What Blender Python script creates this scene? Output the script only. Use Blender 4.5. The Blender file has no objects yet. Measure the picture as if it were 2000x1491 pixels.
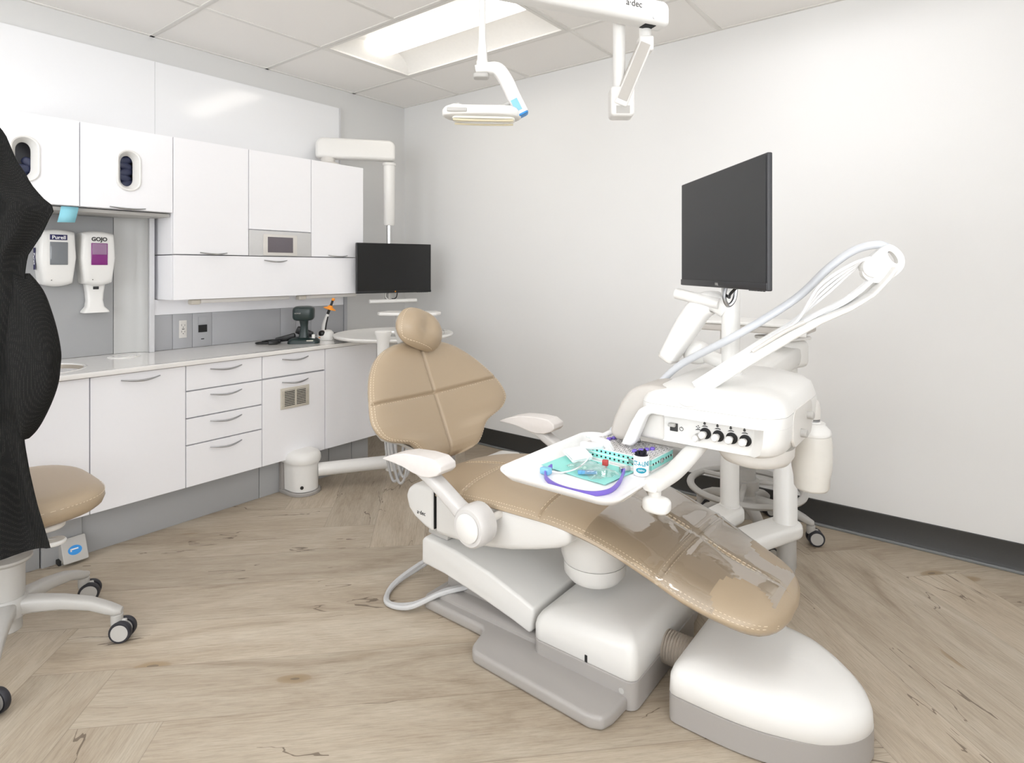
import bpy, bmesh, math, random
from mathutils import Vector, Matrix
R = math.radians
random.seed(7)
SC = bpy.context.scene
COL = SC.collection

# ---------------------------------------------------------------- camera, world, exposure
CAM = Vector((3.458, -3.092, 1.202))
cd = bpy.data.cameras.new('camera')
cam = bpy.data.objects.new('camera', cd)
COL.objects.link(cam)
cam.location = CAM
cam.rotation_euler = (R(90), 0, math.atan2(902, 1158))
cd.sensor_fit = 'HORIZONTAL'
cd.sensor_width = 36
cd.lens = 1158 / 2000 * 36
cd.shift_y = -(745.5 - 526) / 2000
cd.clip_start = 0.02
SC.camera = cam
SC.view_settings.view_transform = 'Standard'
SC.view_settings.look = 'None'
SC.view_settings.exposure = 0.0
SC.view_settings.gamma = 1
SC.view_settings.use_curve_mapping = False
w = bpy.data.worlds.new('world')
SC.world = w
w.use_nodes = True
w.node_tree.nodes['Background'].inputs[0].default_value = (1, 1, 1, 1)
w.node_tree.nodes['Background'].inputs[1].default_value = 0.3
SC.cycles.max_bounces = 10
SC.cycles.diffuse_bounces = 8
SC.cycles.glossy_bounces = 4
SC.cycles.transmission_bounces = 6
SC.cycles.transparent_max_bounces = 12
LIGHT_POWER = 8.0      # emission of the added ceiling lights out of view
DIMMED = 4.0           # the one fitting in view is dimmed
FILL_POWER = 4.3         # glow of the two made-up window panes added as fill

# ---------------------------------------------------------------- materials
MATS = {}
def lin(c):
    return tuple((v / 255 / 12.92) if v / 255 <= .04045 else ((v / 255 + .055) / 1.055) ** 2.4 for v in c) + (1,)
def mat(name, rgb, rough=.4, metal=0, var=.03, scale=60, bump=0, coat=0, emit=None, spec=.5, trans=0, alpha=1, sss=0):
    if name in MATS: return MATS[name]
    m = bpy.data.materials.new(name); m.use_nodes = True
    nt = m.node_tree; b = nt.nodes['Principled BSDF']
    c = lin(rgb)
    tc = nt.nodes.new('ShaderNodeTexCoord')
    nz = nt.nodes.new('ShaderNodeTexNoise'); nz.inputs['Scale'].default_value = scale; nz.inputs['Detail'].default_value = 4
    nt.links.new(tc.outputs['Object'], nz.inputs['Vector'])
    mx = nt.nodes.new('ShaderNodeMix'); mx.data_type = 'RGBA'
    mx.inputs['A'].default_value = tuple(v * (1 - var) for v in c[:3]) + (1,)
    mx.inputs['B'].default_value = tuple(min(1, v * (1 + var)) for v in c[:3]) + (1,)
    nt.links.new(nz.outputs['Fac'], mx.inputs['Factor'])
    nt.links.new(mx.outputs['Result'], b.inputs['Base Color'])
    b.inputs['Roughness'].default_value = rough
    b.inputs['Metallic'].default_value = metal
    b.inputs['Specular IOR Level'].default_value = spec
    b.inputs['Coat Weight'].default_value = coat
    b.inputs['Coat Roughness'].default_value = .08
    b.inputs['Transmission Weight'].default_value = trans
    b.inputs['Alpha'].default_value = alpha
    if emit:
        b.inputs['Emission Color'].default_value = lin(emit[:3]); b.inputs['Emission Strength'].default_value = emit[3]
    if bump:
        bp = nt.nodes.new('ShaderNodeBump'); bp.inputs['Strength'].default_value = bump; bp.inputs['Distance'].default_value = .002
        nt.links.new(nz.outputs['Fac'], bp.inputs['Height']); nt.links.new(bp.outputs['Normal'], b.inputs['Normal'])
    MATS[name] = m
    return m

WALL = mat('wall_paint', (229, 229, 228), .75, scale=300, bump=.06, var=.01)
WALL_SHADED = mat('shaded_wall_paint', (216, 216, 215), .75, scale=300, bump=.06, var=.01)  # darker copy of the wall paint, shade on the left wall put into colour
CEIL = mat('ceiling_tile', (242, 240, 237), .9, scale=500, bump=.25, var=.03)
TBAR = mat('ceiling_grid', (226, 224, 220), .5)
BASEB = mat('black_cove_base', (52, 51, 49), .45, scale=80, var=.1)
TOE_SHINE = mat('painted_toe_shine', (120, 122, 122), .4)  # grey stands in for light reflected by the rounded toe
GLOSS = mat('gloss_white_panel', (237, 238, 240), .12, var=.005, coat=.3)
CAB = mat('cabinet_white', (243, 243, 246), .32, var=.008)
CABI = mat('cabinet_carcass', (208, 208, 210), .5)
GREY = mat('grey_laminate', (165, 166, 167), .45, scale=200, var=.02)
GREY2 = mat('grey_laminate_splash', (172, 173, 176), .35, scale=200, var=.02)
TOP = mat('white_solid_surface', (236, 234, 231), .1, coat=.5, var=.02, scale=40)
STEEL = mat('brushed_metal', (172, 173, 175), .3, 1, scale=300, var=.05)
CHROME = mat('chrome', (205, 205, 205), .12, 1)
CHW = mat('chair_white', (217, 216, 213), .3, var=.01)
FBW = mat('box_white', (226, 225, 222), .3, var=.01)
WPL = mat('white_plastic', (230, 229, 226), .3, var=.01)
WPL2 = mat('warm_white_plastic', (216, 213, 208), .35, var=.01)
GPL = mat('pale_grey_plastic', (180, 178, 174), .38, var=.02)
GBASE = mat('grey_enamel', (159, 155, 151), .32, scale=400, var=.02, bump=.05)
PAD = mat('warm_grey_silicone', (194, 189, 183), .55)
LEATHER = mat('tan_vinyl', (170, 152, 128), .36, scale=420, var=.03, bump=.10)
THREAD = mat('cream_thread', (226, 212, 188), .7)
BLACK = mat('black_plastic', (18, 18, 19), .35)
SCREEN = mat('black_screen', (14, 15, 16), .16, var=.02)
SCREEN2 = mat('grey_black_screen', (46, 47, 49), .38, var=.03)
BEZEL = mat('dark_bezel', (40, 40, 43), .35)
RUBBER = mat('rubber_tyre', (38, 38, 44), .5)
DKGREEN = mat('dark_green_plastic', (28, 44, 43), .3)
ORANGE = mat('orange_plastic', (240, 150, 40), .3)
MINT = mat('mint_paper', (152, 222, 214), .8, scale=200)
PURPLE = mat('purple_silicone', (124, 104, 200), .4)
TEAL = mat('teal_print', (20, 140, 160), .5)
NAVY = mat('navy_print', (34, 30, 84), .5)
DGREY = mat('dark_print', (52, 52, 52), .5)
RED = mat('red_plastic', (176, 62, 58), .4)
BLUE = mat('blue_label', (44, 140, 214), .4)
SKY = mat('pale_blue_plastic', (130, 190, 220), .4)
PAPERBLUE = mat('blue_tissue', (142, 206, 222), .8)
GLOVE = mat('navy_nitrile', (44, 50, 78), .5, scale=90, var=.25, bump=.2)
GAUZE = mat('white_gauze', (246, 246, 246), .9, scale=700, bump=.4)
HOSEG = mat('grey_hose', (190, 190, 190), .4)
HOSEW = mat('white_hose', (236, 236, 236), .3)
HOSEB = mat('bluish_grey_hose', (208, 211, 216), .3)
BELL = mat('taupe_bellows', (178, 169, 157), .4)
DARK = mat('dark_recess', (22, 22, 22), .7)
TRAYW = mat('white_tray_plastic', (246, 246, 246), .22)
BOTTLE = mat('milky_bottle', (232, 229, 222), .3, trans=.15)
CLEAR = mat('clear_film', (250, 250, 252), .12, alpha=.16)
SMOKE = mat('smoked_window', (120, 124, 128), .08, coat=.5)
MAGENTA = mat('magenta_soap', (128, 34, 120), .1, coat=.5)
BEIGE = mat('beige_plastic', (206, 200, 188), .45)
STEELSINK = mat('sink_steel', (180, 172, 160), .3, .6)

# black woven gown cloth: a fine grid of dots
def gown_mat():
    m = bpy.data.materials.new('black_nonwoven_cloth'); m.use_nodes = True
    nt = m.node_tree; b = nt.nodes['Principled BSDF']; L = nt.links.new
    tc = nt.nodes.new('ShaderNodeTexCoord')
    vo = nt.nodes.new('ShaderNodeTexVoronoi'); vo.inputs['Scale'].default_value = 260; vo.inputs['Randomness'].default_value = .15
    L(tc.outputs['Object'], vo.inputs['Vector'])
    cr = nt.nodes.new('ShaderNodeValToRGB')
    cr.color_ramp.elements[0].color = lin((52, 51, 48)); cr.color_ramp.elements[0].position = .12
    cr.color_ramp.elements[1].color = lin((18, 18, 17)); cr.color_ramp.elements[1].position = .36
    L(vo.outputs['Distance'], cr.inputs[0]); L(cr.outputs[0], b.inputs['Base Color'])
    b.inputs['Roughness'].default_value = .85; b.inputs['Specular IOR Level'].default_value = .25
    bp = nt.nodes.new('ShaderNodeBump'); bp.inputs['Strength'].default_value = .35; bp.inputs['Distance'].default_value = .001
    L(vo.outputs['Distance'], bp.inputs['Height']); L(bp.outputs[0], b.inputs['Normal'])
    return m
GOWN = gown_mat()

def wood_mat():
    m = bpy.data.materials.new('herringbone_oak_vinyl'); m.use_nodes = True
    nt = m.node_tree; b = nt.nodes['Principled BSDF']; L = nt.links.new; N = nt.nodes.new
    def math_(op, a, bb=None, c=None):
        n = N('ShaderNodeMath'); n.operation = op
        for i, v in enumerate((a, bb, c)):
            if v is None: continue
            if isinstance(v, (int, float)): n.inputs[i].default_value = v
            else: L(v, n.inputs[i])
        return n.outputs[0]
    uv = N('ShaderNodeUVMap'); uv.uv_map = 'plank'
    rn = N('ShaderNodeUVMap'); rn.uv_map = 'pick'
    s = N('ShaderNodeSeparateXYZ'); L(uv.outputs[0], s.inputs[0])
    r = N('ShaderNodeSeparateXYZ'); L(rn.outputs[0], r.inputs[0])
    al = math_('ADD', s.outputs[0], math_('MULTIPLY', r.outputs[0], 41.0))
    ac = math_('ADD', s.outputs[1], math_('MULTIPLY', r.outputs[1], 17.0))
    def vec(kx, ky):
        c = N('ShaderNodeCombineXYZ'); L(math_('MULTIPLY', al, kx), c.inputs[0]); L(math_('MULTIPLY', ac, ky), c.inputs[1])
        return c.outputs[0]
    def noise(v, detail=5, rough=.6, dist=0):
        n = N('ShaderNodeTexNoise'); n.inputs['Scale'].default_value = 1; n.inputs['Detail'].default_value = detail
        n.inputs['Roughness'].default_value = rough; n.inputs['Distortion'].default_value = dist
        L(v, n.inputs['Vector']); return n.outputs['Fac']
    def ramp(f, stops):
        c = N('ShaderNodeValToRGB')
        while len(c.color_ramp.elements) < len(stops): c.color_ramp.elements.new(.5)
        for e, (p, col) in zip(c.color_ramp.elements, stops): e.position = p; e.color = col
        L(f, c.inputs[0]); return c.outputs[0]
    def mix(f, A, B, mode='MIX'):
        n = N('ShaderNodeMix'); n.data_type = 'RGBA'; n.blend_type = mode
        for k, v in (('Factor', f), ('A', A), ('B', B)):
            if isinstance(v, (int, float)): n.inputs[k].default_value = v
            elif isinstance(v, tuple): n.inputs[k].default_value = v
            else: L(v, n.inputs[k])
        return n.outputs['Result']
    broad = noise(vec(1.7, 8), 7, .68, .9)
    col = ramp(broad, [(.25, lin((147, 132, 113))), (.42, lin((173, 159, 140))), (.6, lin((186, 174, 156))), (.8, lin((197, 187, 171)))])
    grain = noise(vec(11, 190), 7, .75, .4)
    col = mix(.6, col, ramp(grain, [(.3, (.55, .53, .5, 1)), (.55, (1, 1, 1, 1)), (.75, (1.06, 1.05, 1.04, 1))]), 'MULTIPLY')
    streak = noise(vec(1.6, 26), 5, .6, 1.2)
    col = mix(.42, col, ramp(streak, [(.3, (.74, .7, .66, 1)), (.42, (1, 1, 1, 1))]), 'MULTIPLY')
    # long dark cracks
    crk = noise(vec(1.5, 8), 4, .45, .5)
    band = math_('ABSOLUTE', math_('SUBTRACT', crk, .5))
    line = math_('LESS_THAN', band, .0042)
    gate = math_('GREATER_THAN', noise(vec(1.9, 4), 2, .5), .56)
    col = mix(math_('MULTIPLY', math_('MULTIPLY', line, gate), .75), col, lin((92, 78, 64)))
    # knots
    vo = N('ShaderNodeTexVoronoi'); vo.inputs['Scale'].default_value = 1; vo.inputs['Randomness'].default_value = 1
    c = N('ShaderNodeCombineXYZ'); L(math_('MULTIPLY', al, 1.7), c.inputs[0]); L(math_('MULTIPLY', ac, 4.2), c.inputs[1])
    wob = N('ShaderNodeTexNoise'); wob.inputs['Scale'].default_value = 6; L(c.outputs[0], wob.inputs['Vector'])
    add = N('ShaderNodeMix'); add.data_type = 'RGBA'; add.inputs['Factor'].default_value = .05
    L(c.outputs[0], add.inputs['A']); L(wob.outputs['Color'], add.inputs['B']); L(add.outputs['Result'], vo.inputs['Vector'])
    col = mix(ramp(vo.outputs['Distance'], [(.03, (1, 1, 1, 1)), (.075, (.7, .7, .7, 1)), (.088, (.2, .2, .2, 1)), (.15, (0, 0, 0, 1))]), col, lin((150, 130, 102)))
    col = mix(math_('MULTIPLY', math_('LESS_THAN', vo.outputs['Distance'], .028), .7), col, lin((104, 92, 80)))
    # plank-to-plank tone
    tone = math_('ADD', .90, math_('MULTIPLY', r.outputs[0], .16))
    cc = N('ShaderNodeCombineColor'); [L(tone, cc.inputs[i]) for i in range(3)]
    col = mix(1.0, col, cc.outputs[0], 'MULTIPLY')
    # joints
    d = math_('MINIMUM', s.outputs[1], math_('SUBTRACT', .234, s.outputs[1]))
    e = math_('MINIMUM', s.outputs[0], math_('SUBTRACT', 1.60, s.outputs[0]))
    j = math_('LESS_THAN', math_('MINIMUM', d, e), .0011)
    col = mix(math_('MULTIPLY', j, .45), col, lin((118, 106, 92)))
    L(col, b.inputs['Base Color'])
    b.inputs['Roughness'].default_value = .5
    bp = N('ShaderNodeBump'); bp.inputs['Strength'].default_value = .18; bp.inputs['Distance'].default_value = .002
    L(grain, bp.inputs['Height']); L(bp.outputs[0], b.inputs['Normal'])
    return m
WOOD = wood_mat()

# ---------------------------------------------------------------- mesh helpers
ORG = {}
def cat(pts, n=8, closed=False):
    P = [Vector(p) for p in pts]; out = []; m = len(P)
    for i in range(m if closed else m - 1):
        if closed: a, b, c, d = P[i - 1], P[i], P[(i + 1) % m], P[(i + 2) % m]
        else: a, b, c, d = P[max(i - 1, 0)], P[i], P[i + 1], P[min(i + 2, m - 1)]
        for k in range(n):
            t = k / n
            out.append(.5 * ((2 * b) + (c - a) * t + (2 * a - 5 * b + 4 * c - d) * t * t + (3 * b - a - 3 * c + d) * t ** 3))
    if not closed: out.append(P[-1])
    return out
def rrect(x0, x1, y0, y1, r, n=6):
    rs = list(r) if isinstance(r, (list, tuple)) else [r] * 4      # corners: x1y1, x0y1, x0y0, x1y0
    lim = min(x1 - x0, y1 - y0) * .48; rs = [min(q, lim) for q in rs]
    out = []
    for (cx, cy, a0, rr) in ((x1, y1, 0, rs[0]), (x0, y1, 90, rs[1]), (x0, y0, 180, rs[2]), (x1, y0, 270, rs[3])):
        sx = -1 if cx == x1 else 1; sy = -1 if cy == y1 else 1
        for k in range(n + 1):
            a = R(a0 + 90 * k / n)
            out.append((cx + sx * rr + rr * math.cos(a), cy + sy * rr + rr * math.sin(a)))
    return out
def ell(cx, cy, rx, ry, n=32):
    return [(cx + rx * math.cos(2 * math.pi * k / n), cy + ry * math.sin(2 * math.pi * k / n)) for k in range(n)]
def sp(v, e): return math.copysign(abs(v) ** e, v)

class G:
    def __init__(s, M=None):
        s.bm = bmesh.new(); s.M = M
    def add(s, t, b=0, seg=3, ang=30):
        if b:
            t.normal_update()
            es = [e for e in t.edges if len(e.link_faces) == 2 and e.calc_face_angle(0) > R(ang)]
            if es: bmesh.ops.bevel(t, geom=es, offset=b, segments=seg, profile=.5, affect='EDGES', clamp_overlap=True)
        mp = {}
        for v in t.verts: mp[v] = s.bm.verts.new(s.M @ v.co if s.M else v.co)
        for f in t.faces:
            try: s.bm.faces.new([mp[v] for v in f.verts])
            except ValueError: pass
        t.free(); return s
    def box(s, x0, x1, y0, y1, z0, z1, b=0, seg=3):
        t = bmesh.new()
        vs = [t.verts.new((x, y, z)) for x in (x0, x1) for y in (y0, y1) for z in (z0, z1)]
        for f in ((0, 1, 3, 2), (4, 6, 7, 5), (0, 4, 5, 1), (2, 3, 7, 6), (0, 2, 6, 4), (1, 5, 7, 3)): t.faces.new([vs[i] for i in f])
        bmesh.ops.recalc_face_normals(t, faces=t.faces[:])
        return s.add(t, b, seg)
    def prism(s, out, a0, a1, axis='z', b=0, seg=3, ang=30):
        t = bmesh.new()
        f3 = {'z': lambda p, a: (p[0], p[1], a), 'y': lambda p, a: (p[0], a, p[1]), 'x': lambda p, a: (a, p[0], p[1])}[axis]
        A = [t.verts.new(f3(p, a0)) for p in out]; B = [t.verts.new(f3(p, a1)) for p in out]
        n = len(out)
        t.faces.new(A[::-1]); t.faces.new(B)
        for i in range(n): t.faces.new((A[i], A[(i + 1) % n], B[(i + 1) % n], B[i]))
        bmesh.ops.recalc_face_normals(t, faces=t.faces[:])
        return s.add(t, b, seg, ang)
    def loft(s, rings, cap=True, closed=True, loop=False):
        t = bmesh.new(); V = [[t.verts.new(p) for p in r] for r in rings]; n = len(rings[0])
        m = len(V)
        for i in range(m if loop else m - 1):
            A, B = V[i], V[(i + 1) % m]
            for j in range(n if closed else n - 1): t.faces.new((A[j], A[(j + 1) % n], B[(j + 1) % n], B[j]))
        if cap and closed and not loop: t.faces.new(V[0][::-1]); t.faces.new(V[-1])
        bmesh.ops.recalc_face_normals(t, faces=t.faces[:])
        return s.add(t)
    def layers(s, L):      # L: list of (z, outline)
        return s.loft([[(p[0], p[1], z) for p in o] for z, o in L])
    def tube(s, pts, r, n=10, sm=8, closed=False, flat=1.0):
        P = cat(pts, sm, closed) if sm else [Vector(p) for p in pts]
        m = len(P); rs = r if isinstance(r, (list, tuple)) else None
        rings = []; up = None
        for i, p in enumerate(P):
            if closed: d = P[(i + 1) % m] - P[i - 1]
            else: d = P[min(i + 1, m - 1)] - P[max(i - 1, 0)]
            d.normalize()
            if up is None:
                up = Vector((0, 0, 1)) if abs(d.z) < .9 else Vector((1, 0, 0))
            x = d.cross(up); 
            if x.length < 1e-6: x = d.orthogonal()
            x.normalize(); up = x.cross(d).normalized()
            if rs: 
                q = i / (m - 1) * (len(rs) - 1); k = min(int(q), len(rs) - 2); rr = rs[k] + (rs[k + 1] - rs[k]) * (q - k)
            else: rr = r
            rings.append([p + x * (rr * math.cos(2 * math.pi * j / n)) + up * (rr * flat * math.sin(2 * math.pi * j / n)) for j in range(n)])
        return s.loft(rings, loop=closed)
    def lathe(s, prof, c=(0, 0, 0), axis='z', n=36, M=None, ring=False):
        rings = []; ring_ = ring
        for r, h in prof:
            ring = []
            for k in range(n):
                a = 2 * math.pi * k / n; u, v = r * math.cos(a), r * math.sin(a)
                q = {'z': (u, v, h), 'y': (u, h, v), 'x': (h, u, v)}[axis]
                q = Vector(q)
                if M: q = M @ q
                ring.append(q + Vector(c))
            rings.append(ring)
        return s.loft(rings, loop=ring_)
    def blob(s, c, rx, ry, rz, e1=1, e2=1, n=24, m=16, M=None):
        rings = []
        for i in range(1, m):
            ph = -math.pi / 2 + math.pi * i / m; ring = []
            for k in range(n):
                a = 2 * math.pi * k / n
                q = Vector((rx * sp(math.cos(ph), e1) * sp(math.cos(a), e2), ry * sp(math.cos(ph), e1) * sp(math.sin(a), e2), rz * sp(math.sin(ph), e1)))
                if M: q = M @ q
                ring.append(q + Vector(c))
            rings.append(ring)
        return s.loft(rings)
    def build(s, name, m, parent=None, ang=40, wn=False, solid=0, sub=0):
        bmesh.ops.remove_doubles(s.bm, verts=s.bm.verts[:], dist=1e-6)
        bmesh.ops.recalc_face_normals(s.bm, faces=s.bm.faces[:])
        big = [f for f in s.bm.faces if len(f.verts) > 6]
        if big: bmesh.ops.triangulate(s.bm, faces=big, ngon_method='EAR_CLIP')
        me = bpy.data.meshes.new(name)
        if parent is not None: o0 = ORG[parent.name]
        else:
            xs = [v.co for v in s.bm.verts]
            lo = Vector([min(c[i] for c in xs) for i in range(3)]); hi = Vector([max(c[i] for c in xs) for i in range(3)])
            o0 = Vector(((lo.x + hi.x) / 2, (lo.y + hi.y) / 2, lo.z))
        for v in s.bm.verts: v.co -= o0
        s.bm.to_mesh(me); s.bm.free()
        me.materials.append(m)
        for p in me.polygons: p.use_smooth = True
        me.set_sharp_from_angle(angle=R(ang))
        o = bpy.data.objects.new(name, me); COL.objects.link(o)
        if parent is not None: o.parent = parent
        else: o.location = o0
        ORG[o.name] = o0
        if solid:
            md = o.modifiers.new('solid', 'SOLIDIFY'); md.thickness = solid; md.offset = 0
        if sub:
            md = o.modifiers.new('sub', 'SUBSURF'); md.levels = md.render_levels = sub
        if wn:
            md = o.modifiers.new('wn', 'WEIGHTED_NORMAL'); md.keep_sharp = True
        return o

def tag(o, label, category, group=None, kind=None):
    o['label'] = label; o['category'] = category
    if group: o['group'] = group
    if kind: o['kind'] = kind
    return o
def struct(o): o['kind'] = 'structure'; return o
def thing(name, label, category, loc, group=None):
    o = bpy.data.objects.new(name, None); COL.objects.link(o)
    o.location = loc; o.empty_display_size = .1; ORG[o.name] = Vector(loc)
    return tag(o, label, category, group)
def dup(o, label=None, loc=None, rz=None, parent=None):
    c = o.copy(); COL.objects.link(c)
    if parent is not None: c.parent = parent
    for ch in list(o.children): dup(ch, parent=c)
    if label: c['label'] = label
    if loc is not None: c.location = loc; 
    if rz is not None: c.rotation_euler = (0, 0, rz)
    ORG[c.name] = Vector(c.location)
    return c
DG = None
def text_bm(body, size, depth=.0006, bold=0, xscale=1.0):
    cu = bpy.data.curves.new('lettering', 'FONT'); cu.body = body; cu.size = size; cu.align_x = 'CENTER'; cu.align_y = 'CENTER'
    cu.extrude = depth; cu.offset = bold
    ob = bpy.data.objects.new('lettering', cu); COL.objects.link(ob)
    dg = bpy.context.evaluated_depsgraph_get(); dg.update()
    me = bpy.data.meshes.new_from_object(ob.evaluated_get(dg))
    t = bmesh.new(); t.from_mesh(me)
    for v in t.verts: v.co.x *= xscale
    bpy.data.objects.remove(ob); bpy.data.curves.remove(cu); bpy.data.meshes.remove(me)
    return t
def letters(name, body, size, M, m, parent, depth=.0006, bold=0, xscale=1.0, bend=None):
    t = text_bm(body, size, depth, bold, xscale)
    if bend:                                      # wrap round a vertical cylinder of this radius
        for v in t.verts:
            a = v.co.x / bend; rr = bend + v.co.z
            v.co = Vector((rr * math.sin(a), v.co.y, rr * math.cos(a) - bend))
    g = G(M); g.add(t)
    return g.build(name, m, parent)
def frame(o, x, y, z=None):      # matrix whose local x,y axes run along the given world directions
    x = Vector(x).normalized(); z_ = x.cross(Vector(y)).normalized(); y_ = z_.cross(x)
    M = Matrix.Identity(4)
    for i, a in enumerate((x, y_, z_)):
        for k in range(3): M[k][i] = a[k]
    for k in range(3): M[k][3] = o[k]
    return M
# ---------------------------------------------------------------- room shell
H = 2.44
XR, YF = 4.6, -4.9
def floor():
    bm = bmesh.new(); uvp = bm.loops.layers.uv.new('plank'); uvr = bm.loops.layers.uv.new('pick')
    W, L = .234, 1.60
    du, dv = -.27 - L, -1.55          # a plank's left end and its top joint, measured along the diagonals
    q = .5 ** .5
    def plank(u0, u1, v0, v1, along_u):
        ps = [(u0, v0), (u1, v0), (u1, v1), (u0, v1)]
        c = ((u0 + u1) / 2 * q - (v0 + v1) / 2 * q, (u0 + u1) / 2 * q + (v0 + v1) / 2 * q)
        if not (-1.2 < c[0] < XR + 1.2 and YF - 1.2 < c[1] < 1.2): return
        vs = [bm.verts.new((u * q - v * q, u * q + v * q, 0)) for u, v in ps]
        f = bm.faces.new(vs); rr = (random.random(), random.random())
        for lp, (u, v) in zip(f.loops, ps):
            lp[uvp].uv = (u - u0, v - v0) if along_u else (v - v0, u - u0)
            lp[uvr].uv = rr
    for n in range(-5, 6):
        for k in range(-30, 31):
            u, v = du + k * W + n * (W + L), dv - k * W + n * (L - W)
            plank(u, u + L, v - W, v, True)
            plank(u + L, u + L + W, v - W, v - W + L, False)
    for co, no in (((0, 0, 0), (-1, 0, 0)), ((XR, 0, 0), (1, 0, 0)), ((0, 0, 0), (0, 1, 0)), ((0, YF, 0), (0, -1, 0))):
        bmesh.ops.bisect_plane(bm, geom=bm.verts[:] + bm.edges[:] + bm.faces[:], plane_co=co, plane_no=no, clear_outer=True)
    me = bpy.data.meshes.new('floor'); bm.to_mesh(me); bm.free(); me.materials.append(WOOD)
    o = bpy.data.objects.new('floor', me); COL.objects.link(o); struct(o)
floor()
struct(G().box(-.1, 0, YF, .1, 0, H + .15).build('wall_left', WALL_SHADED))
struct(G().box(0, XR, 0, .1, 0, H + .15).build('wall_back', WALL))
struct(G().box(XR, XR + .1, YF, .1, 0, H + .15).build('wall_right', WALL))
struct(G().box(-.1, XR + .1, YF - .1, YF, 0, H + .15).build('wall_front', WALL))
# two made-up glowing windows behind the camera, added as fill light
FILL_PANE = mat('fill_light_pane', (255, 255, 255), .2, emit=(246, 250, 255, FILL_POWER))
def window(nm, M, W_, H_):
    o = G(M).box(-W_ / 2, W_ / 2, -H_ / 2, H_ / 2, .002, .012).build(nm, FILL_PANE); struct(o)
    g = G(M)
    for a, b, c, d in ((-W_ / 2 - .06, W_ / 2 + .06, H_ / 2, H_ / 2 + .06), (-W_ / 2 - .06, W_ / 2 + .06, -H_ / 2 - .06, -H_ / 2), (-W_ / 2 - .06, -W_ / 2, -H_ / 2, H_ / 2), (W_ / 2, W_ / 2 + .06, -H_ / 2, H_ / 2), (-.02, .02, -H_ / 2, H_ / 2)): g.box(a, b, c, d, .001, .035, .004)
    g.build('fill_window_frame', WPL, o)
window('fill_window_1', frame((2.2, YF, 1.45), (1, 0, 0), (0, 0, 1)) @ Matrix.Rotation(math.pi, 4, 'Y'), 2.6, 1.5)
window('fill_window_2', frame((XR, -3.3, 1.45), (0, -1, 0), (0, 0, 1)), 2.2, 1.5)
# cove base along the back and right walls
cove = [(0, 0), (-.014, 0), (-.010, .012), (-.006, .02), (-.006, .112), (-.003, .115), (0, .115)]
struct(G().prism([(p[0], p[1]) for p in cove], .0, XR, 'x').build('baseboard_back', BASEB))
struct(G().box(0, XR, -.026, -.014, 0, .012, .003).build('toe_reflection', TOE_SHINE))  # painted reflection along the toe of the black cove base
struct(G().box(XR - .007, XR, YF, -.02, 0, .115, .002).build('baseboard_right', BASEB))
# ceiling grid and tiles
GX = [.575 + .615 * k for k in range(-1, 8)]; GY = [-.48 - .65 * k for k in range(-1, 8)]
LIGHTS = [(1, 1), (4, 1), (1, 4), (4, 4)]     # (x cell, y cell), two cells wide
def is_light(i, j): return any(i in (a, a + 1) and j == b for a, b in LIGHTS)
g = G()
for i in range(len(GX) - 1):
    for j in range(len(GY) - 1):
        if is_light(i, j): continue
        x0, x1, y1, y0 = max(GX[i], 0), min(GX[i + 1], XR), min(GY[j], 0), max(GY[j + 1], YF)
        if x1 - x0 < .03 or y1 - y0 < .03: continue
        g.box(x0 + .008, x1 - .008, y0 + .008, y1 - .008, H + .004, H + .02)
g.box(0, XR, YF, 0, H + .12, H + .15)
struct(g.build('ceiling', CEIL))
g = G()
for i, x in enumerate(GX):
    for j in range(len(GY) - 1):
        if 0 < x < XR and not (is_light(i - 1, j) and is_light(i, j)):
            y1, y0 = min(GY[j], 0), max(GY[j + 1], YF)
            if y1 - y0 > .03: g.box(x - .012, x + .012, y0 + (.012 if y0 > YF else 0), y1 - (.012 if y1 < 0 else 0), H + .0003, H + .006, .001)
for y in GY:
    if YF < y < 0:
        g.box(0, XR, y - .012, y + .012, H, H + .006, .001)
g.box(0, .02, YF, 0, H - .0, H + .006); g.box(.02, XR, -.02, 0, H, H + .006)
struct(g.build('trim_2', TBAR))
LIT_ADDED = mat('added_light_diffuser', (255, 250, 242), .5, emit=(252, 251, 255, LIGHT_POWER))
LIT2 = mat('dimmed_diffuser', (255, 248, 238), .5, emit=(255, 249, 240, DIMMED))
REFL = mat('light_reflector', (244, 243, 240), .4)
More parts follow.
